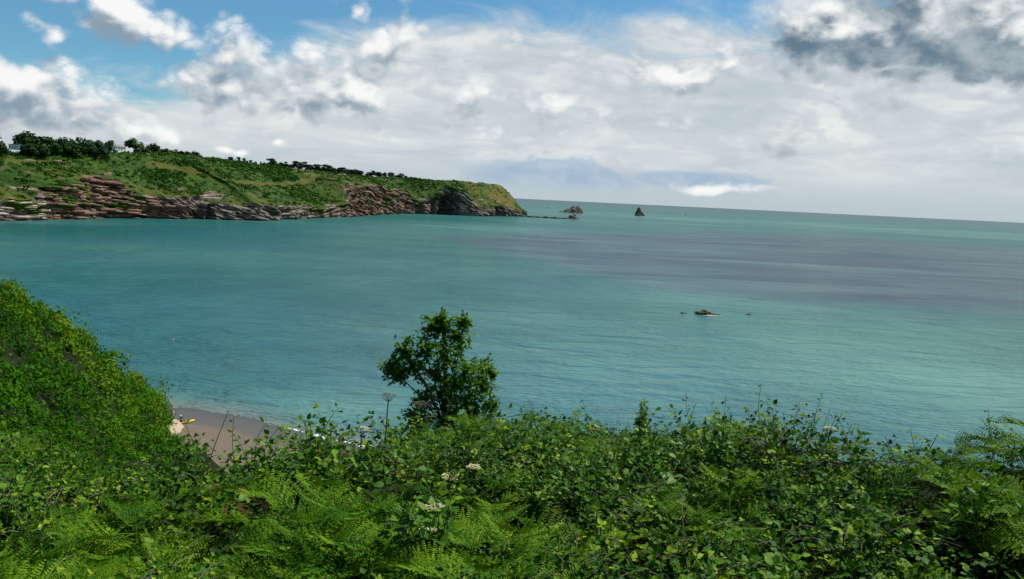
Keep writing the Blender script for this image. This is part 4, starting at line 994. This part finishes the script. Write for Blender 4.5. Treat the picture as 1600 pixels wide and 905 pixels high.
# ================================================================== foreground plants
def frond_mesh(seed, L=1.0):
    r = np.random.default_rng(seed); npn = 19
    t = np.linspace(0, 1, 24); lean = r.uniform(.85, 1.1)
    ry = L * (t - .10 * t ** 2) * lean; rz = L * (.42 * t - .62 * t ** 2.1) ; rx = .06 * L * np.sin(t * 2 + r.uniform(0, 3)) * t
    R = np.stack([rx, ry, rz], -1); mb = MB(); mb.tube(R[::3], .006, .0015, 4, .55)
    for i in range(npn):
        tt = .16 + .82 * (i + r.uniform(-.1, .1)) / npn; c = np.array([np.interp(tt, t, R[:, q]) for q in range(3)]); tan = nrm(np.array([np.interp(min(tt + .03, 1), t, R[:, q]) for q in range(3)]) - c)
        plen = L * .40 * (1 - (tt - .16) / .84) ** .85 * min(1, .55 + (tt - .16) * 3.0) + .012
        for s_ in (-1, 1):
            side = nrm(np.array([s_, 0, 0]) + .55 * tan + np.array([0, 0, r.uniform(-.12, .2)])); up = nrm(np.cross(side, tan) * -s_ + np.array([0, 0, .6]))
            n = max(4, int(plen / .021)); q = (np.arange(n) + .6) / n
            ctr = c + side * (q * plen)[:, None] - up * (.22 * plen * q ** 2)[:, None]
            ax0 = nrm(np.cross(up, side)); pl = (.17 * plen * (1 - q) ** .8 + .008) * r.uniform(.85, 1.15, n); pw = np.full(n, .0085) * r.uniform(.8, 1.2, n) + .02 * pl
            for s2 in (-1, 1):
                ax = nrm(s2 * ax0 + .6 * side + .2 * r.normal(size=(n, 3)))
                V, Fs, a = leaves(ctr, ax, np.tile(up, (n, 1)), pl, pw, np.clip(.42 + .3 * q + .1 * r.normal(size=n) + r.normal() * .12, 0, 1)); mb.add(V, Fs, a)
    return mb.mesh('frond')
FR = [frond_mesh(40 + i) for i in range(5)]
for f in FR: f.materials.append(M['bracken'])
def make_bracken(seed, n):
    r = random.Random(seed); root = empty('bracken_fern'); h = .38
    mb = MB(); mb.tube([(0, 0, -.25), (.01, 0, .1), (0, .02, h + .05)], .009, .006, 5); obj('stem', mb.mesh('stem'), M['stem'], root)
    a0 = r.uniform(0, 6.28)
    for i in range(n):
        o = obj('frond', r.choice(FR), None, root, (0, 0, h * r.uniform(.55, 1.0)), (r.uniform(-.15, .35), r.uniform(-.25, .25), a0 + i * 6.283 / n + r.uniform(-.35, .35)), r.uniform(.62, .95))
    return root
def leaf_along(mb, pts, r, step, ll, spread, tri=True, tpl=LEAF8, v0=.45, wr=.36):
    pts = np.asarray(pts, float); seg = np.linalg.norm(np.diff(pts, axis=0), axis=1); tot = seg.sum(); n = max(2, int(tot / step)); cs = np.concatenate([[0], np.cumsum(seg)])
    B, A, Nn, L, Vv = [], [], [], [], []
    for i in range(n):
        s_ = tot * (.12 + .88 * (i + r.uniform(0, .6)) / n); s_ = min(s_, tot); c = np.array([np.interp(s_, cs, pts[:, q]) for q in range(3)])
        tan = nrm(np.array([np.interp(min(s_ + .03, tot), cs, pts[:, q]) for q in range(3)]) - np.array([np.interp(s_ - .03, cs, pts[:, q]) for q in range(3)]))
        a = i * 2.4 + r.uniform(-.6, .6); e1 = nrm(np.cross(tan, [.3, .2, .9])); e2 = np.cross(tan, e1); out = nrm(e1 * math.cos(a) + e2 * math.sin(a) + .45 * tan + np.array([0, 0, .25]))
        st_ = c + out * spread * r.uniform(.5, 1.2); up = nrm(np.array([r.gauss(0, .45), r.gauss(0, .45) - .1, 1.0])); vv = v0 + r.gauss(0, .26); k = ll * r.uniform(.65, 1.25) * (1 - .35 * (s_ / tot) ** 3)
        sd_ = nrm(np.cross(out, up))
        for dv, sc in (((0, 1.0), (1, .82), (-1, .82)) if tri else ((0, 1.0),)):
            B.append(st_); A.append(nrm(out * (1 if dv == 0 else .35) + sd_ * dv + np.array([0, 0, -.12]))); Nn.append(up); L.append(k * sc); Vv.append(vv + r.gauss(0, .05))
    V, Fs, a = leaves(np.array(B), np.array(A), np.array(Nn), np.array(L), np.array(L) * wr, np.clip(Vv, 0, 1), tpl, .12)
    mb.add(V, Fs, a)
def arch(r, a, reach, h, n=8, droop=1.0):
    t = np.linspace(0, 1, n); w_ = r.uniform(-.15, .15)
    return np.stack([math.cos(a) * reach * t + w_ * np.sin(t * 3), math.sin(a) * reach * t + w_ * np.cos(t * 2.5) - w_, h * (1.9 * t - 1.1 * droop * t * t)], -1)
def make_bramble(seed):
    r = random.Random(seed); root = empty('bramble_bush'); canes, lv = MB(), MB()
    for i in range(13):
        p = arch(r, r.uniform(0, 6.28), r.uniform(.25, .62), r.uniform(.36, .74)); canes.tube(p, .005, .002, 4); leaf_along(lv, p, r, .06, .062, .04)
    obj('cane', canes.mesh('cane'), M['cane'], root)['kind'] = 'stuff'
    obj('foliage', lv.mesh('foliage'), M['bramble'], root)
    return root
def make_shoot(seed, h=1.2, lean=.25, ll=.05, name='bramble_shoot', n=1, mat='bramble', step=.06):
    r = random.Random(seed); root = empty(name)
    for i in range(n):
        a = r.uniform(0, 6.28); t = np.linspace(0, 1, 9); hh = h * r.uniform(.75, 1.0) if i else h
        p = np.stack([math.cos(a) * lean * h * t ** 1.7 + .03 * np.sin(t * 6), math.sin(a) * lean * h * t ** 1.7, hh * (t - .12 * lean * t ** 3)], -1); p[:, 2] -= .2
        mb = MB(); mb.tube(p, .006, .0022, 4); st_ = obj('stem', mb.mesh('stem'), M['stem'], root)
        mb = MB(); leaf_along(mb, p[2:], r, step, ll, .035, tri=(mat == 'bramble'), v0=.5); obj('foliage', mb.mesh('foliage'), M[mat], root)
    return root
HEART = (np.array([[0, 0, 0], [0, .4, -.08], [0, 1, 0], [-.55, -.13, .04], [-1, .25, .1], [-.62, .65, .06], [.55, -.13, .04], [1, .25, .1], [.62, .65, .06]], float),
         [np.array([[0, 4, 3], [0, 1, 4], [1, 5, 4], [1, 2, 5], [0, 6, 7], [0, 7, 1], [1, 7, 8], [1, 8, 2]])])
def make_bindweed(seed):
    r = random.Random(seed); root = empty('bindweed_vine')
    p = arch(r, r.uniform(0, 6.28), r.uniform(.3, .5), r.uniform(.55, .75), 10); mb = MB(); mb.tube(p, .004, .002, 4); obj('stem', mb.mesh('stem'), M['stem'], root)
    for i in range(9):
        q = p[2 + i * 7 // 8]; L = r.uniform(.05, .085); a = r.uniform(0, 6.28); up = nrm(np.array([r.gauss(0, .4), -.3 + r.gauss(0, .4), 1.0]))
        V, Fs, at_ = leaves(np.array([[0, 0, 0.]]), np.array([[math.cos(a), math.sin(a), -.25]]), np.array([up]), np.array([L]), np.array([L * .42]), np.clip(r.gauss(.5, .2), 0, 1), HEART, .15)
        obj('leaf', mesh('leaf', V, Fs, False, {'var': at_}), M['bindweed'], root, q + np.array([math.cos(a), math.sin(a), .3]) * .04)
    return root
def make_hogweed(seed, h, rad_, old=False):
    r = random.Random(seed); root = empty('hogweed'); mb = MB(); top = np.array([.04, .02, h])
    mb.tube([(0, 0, -.3), (.02, 0, h * .5), top], .009, .006, 6); st_ = obj('stem', mb.mesh('stem'), M['stem'], root)
    um = MB(); fl = MB()
    for i in range(19):
        if r.random() < .22: continue
        a = i * 2.4 + r.uniform(-.2, .2); q = rad_ * math.sqrt((i + .3) / 19); e = top + np.array([q * math.cos(a), q * math.sin(a), .075 - .25 * q * q / rad_])
        um.tube([top, top * .45 + e * .55 + np.array([0, 0, -.008]), e], .0022, .0014, 4)
        for j in range(16):
            b = r.uniform(0, 6.28); d = .026 * math.sqrt(r.random()) * (rad_ / .1); c = e + np.array([d * math.cos(b), d * math.sin(b), r.uniform(0, .012)])
            V, Fs, at_ = leaves(np.array([c]), np.array([[math.cos(b), math.sin(b), .2]]), np.array([[0, 0, 1.0]]), np.array([.013]), np.array([.006]), .5); fl.add(V, Fs, .5)
    uo = obj('umbel', um.mesh('umbel'), M['stem'], root); fo = obj('florets', fl.mesh('florets'), M['cane'] if old else M['umbel'], uo); fo['kind'] = 'stuff'
    lv = MB(); leaf_along(lv, np.array([(0, 0, .05), (.02, 0, h * .5), top * .8]), r, h / 5, .14, .06, True, LEAF8, .5, .3); obj('foliage', lv.mesh('foliage'), M['bramble'], root)
    return root

protos = {'fern': [make_bracken(50 + i, 5 + i % 3) for i in range(5)], 'bramble': [make_bramble(60 + i) for i in range(6)], 'nettle': [make_shoot(70 + i, .75, .15, .075, 'nettle', 3, 'hill', .05) for i in range(3)],
          'vine': [make_bindweed(80 + i) for i in range(4)], 'shoot': [make_shoot(90 + i, .95, .3, .05, 'bramble_shoot', 2) for i in range(5)]}
def make_shrub(seed):
    r = random.Random(seed); root = empty('leafy_shrub'); lv = MB()
    for i in range(10):
        p = arch(r, r.uniform(0, 6.28), r.uniform(.1, .42), r.uniform(.5, .85), 7, .75); mb = MB(); mb.tube(p, .006, .0025, 4); obj('stem', mb.mesh('stem'), M['stem'], root)
        leaf_along(lv, p, r, .045, .095, .045, False, LEAF8, .5, .34)
    obj('foliage', lv.mesh('foliage'), M['shrub'], root); return root
def make_grass(seed):
    r = np.random.default_rng(seed); root = empty('grass_tuft'); n, m_ = 60, 6; V, Fq = [], []; var = []
    for i in range(n):
        a = r.uniform(0, 6.28); h = r.uniform(.35, .85); ln = r.uniform(.1, .45); sd_ = np.array([-math.sin(a), math.cos(a), 0]); b = r.normal(size=2) * .05; vv = r.uniform(0, 1)
        for j in range(m_):
            t = j / (m_ - 1); c = np.array([b[0] + math.cos(a) * ln * t ** 2, b[1] + math.sin(a) * ln * t ** 2, h * t * (1 - .25 * t * ln / .3)]); wd = .0045 * (1 - t) + .0006
            V += [c - sd_ * wd, c + sd_ * wd]; var += [vv, vv]
        o_ = i * m_ * 2; Fq += [[o_ + 2 * j, o_ + 2 * j + 1, o_ + 2 * j + 3, o_ + 2 * j + 2] for j in range(m_ - 1)]
    g = obj('blades', mesh('blades', V, [np.array(Fq)], False, {'var': var}), M['grass'], root); g['kind'] = 'stuff'; return root
FRD = []
for f in FR[:2]:
    q = f.copy(); q.materials.clear(); q.materials.append(M['dead']); FRD.append(q)
def make_dead(seed):
    r = random.Random(seed); root = empty('dead_bracken')
    for i in range(3): obj('frond', r.choice(FRD), None, root, (0, 0, .3), (r.uniform(-.9, -.3), r.uniform(-.4, .4), i * 2.1 + r.uniform(-.4, .4)), r.uniform(.5, .8))
    return root
protos['shrub'] = [make_shrub(400 + i) for i in range(4)]; protos['grass'] = [make_grass(410 + i) for i in range(3)]; protos['dead'] = [make_dead(420 + i) for i in range(2)]
LAB = {'shrub': ('upright broad-leaved green shrub among brambles on the bank', 'shrub', 'broad-leaved shrubs on the bank'),
       'grass': ('tuft of long thin grass blades standing between the ferns', 'grass tuft', 'grass tufts on the near bank'),
       'dead': ('withered brown bracken hanging between the green ferns', 'dead fern', 'withered bracken on the bank'),
       'fern': ('green bracken fern with arching feathery fronds on the near bank', 'fern', 'bracken ferns on the near bank'),
       'bramble': ('leafy green bramble bush tangled among the ferns on the bank', 'bramble', 'bramble bushes on the near bank'),
       'nettle': ('upright leafy nettle clump growing between the ferns and brambles', 'nettle', 'nettle clumps on the near bank'),
       'vine': ('bindweed with pale green heart-shaped leaves climbing over the ferns', 'bindweed', 'bindweed on the near bank'),
       'shoot': ('thin bramble shoots poking up above the bank against the sea', 'bramble shoot', 'bramble shoots along the bank edge')}
seen = {k: set() for k in protos}
def put(kind, i, loc, rz, s_, tilt=0.0):
    src = protos[kind][i % len(protos[kind])]; k = i % len(protos[kind])
    if k in seen[kind]: src = copy_tree(src)
    seen[kind].add(k); src.location = [float(v) for v in loc]; src.rotation_euler = (random.uniform(-tilt, tilt), random.uniform(-tilt, tilt), rz); src.scale = (s_,) * 3
    lab, cat, grp = LAB[kind]; dd = math.hypot(loc[0], loc[1])
    if kind in ('fern', 'bramble', 'shrub', 'nettle'):
        if dd > 12.2: lab, grp = {'fern': 'bracken fern', 'bramble': 'bramble bush'}[kind] + ' down in the hollow between the bank and the spur', grp + ' hollow'
        elif dd > 8.2: lab, grp = {'fern': 'bracken fern', 'bramble': 'leafy bramble bush', 'shrub': 'broad-leaved shrub', 'nettle': 'nettle clump'}[kind] + ' at the outer edge of the bank, against the water', grp + ' edge'
    tag(src, lab, cat, grp); return src
rp = random.Random(99)
def scatter():
    pts = []; cnt = {k: 0 for k in protos}
    tries = 0
    while tries < 16000:
        tries += 1
        d = 3.2 + 8.9 * rp.random() ** .85; a = rp.uniform(-.74, .74); x, y = d * math.sin(a), d * math.cos(a)
        if any((x - hx) ** 2 + (y - hy) ** 2 < hr * hr for hx, hy, hr in PITS) and rp.random() < .5: continue
        sp = .245 + .017 * d
        if any((x - q[0]) ** 2 + (y - q[1]) ** 2 < sp * sp for q in pts): continue
        pts.append((x, y)); f = float(fbm(np.array([x * .45]), np.array([y * .45 + 7]), o=2)[0]) + rp.uniform(-.35, .35)
        f += (.25 if a < -.15 and d < 8 else 0) - (.22 if a > .08 else 0)
        u_ = rp.random(); k = 'fern' if f > .16 and u_ > .12 else ('nettle' if u_ < .10 else 'vine' if u_ < .17 else 'grass' if u_ < .24 else 'dead' if u_ < .27 else 'shrub' if u_ < .52 else 'bramble')
        if cnt[k] >= 240: k = 'bramble' if cnt['bramble'] < 240 else 'shrub'
        cnt[k] += 1
        z = float(ground_z(x, y)); s_ = {'fern': rp.uniform(.6, .95), 'bramble': rp.uniform(.75, 1.15), 'nettle': rp.uniform(.7, 1.0), 'vine': rp.uniform(.85, 1.2), 'shrub': rp.uniform(.6, .95), 'grass': rp.uniform(.7, 1.1), 'dead': rp.uniform(.7, 1)}[k]
        if d < 4.2:
            s_ *= .8
            cnt[k] -= 1; k = 'fern' if rp.random() < .35 else 'bramble'; cnt[k] += 1
        if k == 'fern' and d > 8: s_ *= .75
        put(k, cnt[k], (x, y, z - .03), rp.uniform(0, 6.28), s_, .12)
    # the same growth thins out down the hollow towards the spur
    t_ = 0
    while t_ < 130:
        d = rp.uniform(12.5, 34); a = rp.uniform(-.66, A_SP); x, y = d * math.sin(a), d * math.cos(a); t_ += 1
        k = 'fern' if rp.random() < .45 and cnt['fern'] < 290 else 'bramble'
        if cnt[k] >= 290: continue
        cnt[k] += 1; put(k, cnt[k], (x, y, float(ground_z(x, y)) - .05), rp.uniform(0, 6.28), rp.uniform(1.2, 1.9), .2)
    print('plants', cnt)
scatter()
EDGE = lambda px: float(np.interp(math.atan2(ray(px, 660)[0], ray(px, 660)[1]), *BANK))
def edge_pt(px, d=9.0):
    r_ = ray(px, 660); h = math.hypot(r_[0], r_[1]); x, y = r_[0] / h * d, r_[1] / h * d; return np.array([x, y, float(ground_z(x, y))])
def top_scale(px, py, base, hgt):
    d = math.hypot(base[0], base[1]); return max(.3, (at(px, py, d)[2] - base[2]) / hgt)
for i, (x, y, d) in enumerate([(1190, 600, 8.6), (1205, 618, 9), (1268, 618, 9.2), (1305, 628, 9), (1135, 640, 9), (1085, 648, 9), (1360, 645, 9), (1400, 640, 9.3), (1440, 655, 9), (1485, 672, 9), (1570, 640, 8.5), (1590, 650, 8.6), (1060, 645, 9), (870, 620, 9), (848, 625, 9.2), (940, 622, 8.8), (905, 640, 9),
                               (800, 635, 9), (780, 628, 9), (340, 640, 8.2), (372, 655, 8.5), (325, 668, 8.4), (440, 670, 8.8), (490, 678, 9), (300, 650, 8.6), (545, 672, 9), (1020, 645, 9), (250, 665, 8.6)]):
    b = edge_pt(x, d); put('shoot', i, b, i * 1.3, min(1.6, top_scale(x, y, b, .78)), .1)
for i in range(26):
    x = rp.uniform(560, 1600); b = edge_pt(x, rp.uniform(8.3, 9.6)); put('shoot', i + 2, b, i * 2.1, rp.uniform(.75, 1.0), .25)
b = edge_pt(1004, 9.4); s_ = top_scale(1004, 624, b, .85)
spire = make_shoot(140, 1.05, .04, .095, 'leafy_spire', 5, 'tree', .016); spire.location = b; spire.scale = (s_ * .8, s_ * .8, s_); tag(spire, 'dense dark leafy spire rising alone above the bank edge', 'plant')
for j, (x, y, d, rr, old, lab) in enumerate([(600, 628, 8.2, .085, True, 'tall bare-stemmed hogweed with brown flat seed head beside the small tree'), (652, 640, 8.6, .075, True, 'shorter hogweed with green seed head at the foot of the small tree'), (560, 680, 8.8, .07, False, 'pale hogweed flower head at the bank edge above the surf'),
                                             (670, 808, 5.4, .06, False, 'creamy hogweed flower head over the dark gap in the ferns'), (694, 770, 6.2, .068, False, 'wide creamy hogweed flower cluster among bracken fronds'), (730, 775, 6.3, .05, False, 'small creamy hogweed flower beside the wide flower cluster'), (656, 850, 4.6, .055, False, 'flattened white hogweed flower just above the big fern frond'), (1290, 688, 8.5, .05, False, 'little white hogweed flower below the tall bramble shoots')]):
    r_ = ray(x, y); h = math.hypot(r_[0], r_[1]); bx, by = r_[0] / h * d, r_[1] / h * d; bz = float(ground_z(bx, by)); top = at(x, y, d)[2]
    o = make_hogweed(150 + j, max(.3, top - bz), rr, old); o.location = (bx, by, bz); tag(o, lab, 'hogweed')

# ------------------------------------------------------------------ the small tree beyond the bank edge
def build_tree():
    r = random.Random(77); D = 15.5; base = at(690, 660, D); gx, gy = base[0], base[1]; gz = float(ground_z(gx, gy))
    root = empty('sapling_tree', (gx, gy, gz)); tag(root, 'small dark leafy tree standing alone above the bank against the sea', 'tree')
    k = D / F * 1.03
    def loc(px, py, dy=0.0):
        q = at(px, py, D); return np.array([q[0] - gx, q[1] - gy + dy, q[2] - gz])
    lobes = [(690, 515, 30), (675, 510, 22), (715, 530, 30), (665, 545, 30), (700, 552, 34), (632, 548, 24), (645, 570, 30), (612, 573, 22), (625, 585, 20), (680, 585, 36), (730, 572, 30), (752, 578, 26), (715, 600, 34), (755, 605, 26), (690, 622, 34), (735, 625, 30), (660, 628, 24), (650, 650, 26), (700, 655, 34), (740, 650, 26), (655, 672, 26), (690, 680, 30), (730, 675, 28), (765, 640, 18), (690, 498, 14), (765, 590, 16), (724, 505, 16)]
    mb, lv = MB(), MB(); fork = loc(698, 640); trunk = [np.array([0, 0, -.4]), fork * np.array([.5, .5, .45]), fork]
    mb.tube(trunk, .075, .05, 7); tr = obj('trunk', mb.mesh('trunk', True), M['bark'], root)
    B, A, Nn, L, Vv = [], [], [], [], []
    for (px, py, rr) in lobes:
        c = loc(px, py, r.uniform(-.35, .35)); R = rr * k
        lm = MB(); mid = fork * .5 + c * .5 + np.array([0, r.uniform(-.1, .1), -.1]); lm.tube([fork * .9, mid, c], .02, .006, 5); obj('limb', lm.mesh('limb', True), M['bark'], tr)
        for t_ in range(int(22 + rr * 1.9)):                                  # twigs with a rosette of leaves each
            dv = nrm(np.array([r.gauss(0, 1), r.gauss(0, 1), r.gauss(0, 1)])); tip = c + dv * R * r.uniform(.3, 1.05); lv0 = r.gauss(.42, .17)
            for j in range(9):
                o_ = nrm(dv * .7 + np.array([r.gauss(0, .8), r.gauss(0, .8), r.gauss(0, .5)])); B.append(tip - dv * r.uniform(0, .16)); A.append(o_); Nn.append(nrm(np.array([r.gauss(0, .5), r.gauss(0, .5), 1]))); L.append(r.uniform(.045, .092)); Vv.append(lv0 + r.gauss(0, .08))
    L = np.array(L); V, Fs, a = leaves(np.array(B), np.array(A), np.array(Nn), L, L * .3, np.clip(Vv, 0, 1), LEAF8, .15)
    obj('crown', mesh('crown', V, Fs, False, {'var': a}), M['tree'], root)
build_tree()
# one long dry stalk leaning out over the sand
b = edge_pt(342, 8.0); root = empty('dead_stalk', b); tag(root, 'bare dark dead stalk leaning out over the sand', 'stalk')
e = at(357, 642, 8.0) - b; mb = MB(); mb.tube([(-.25, 0, -.2), e * .55 + np.array([-.1, 0, .05]), e], .006, .003, 5); obj('stem', mb.mesh('stem'), M['cane'], root)
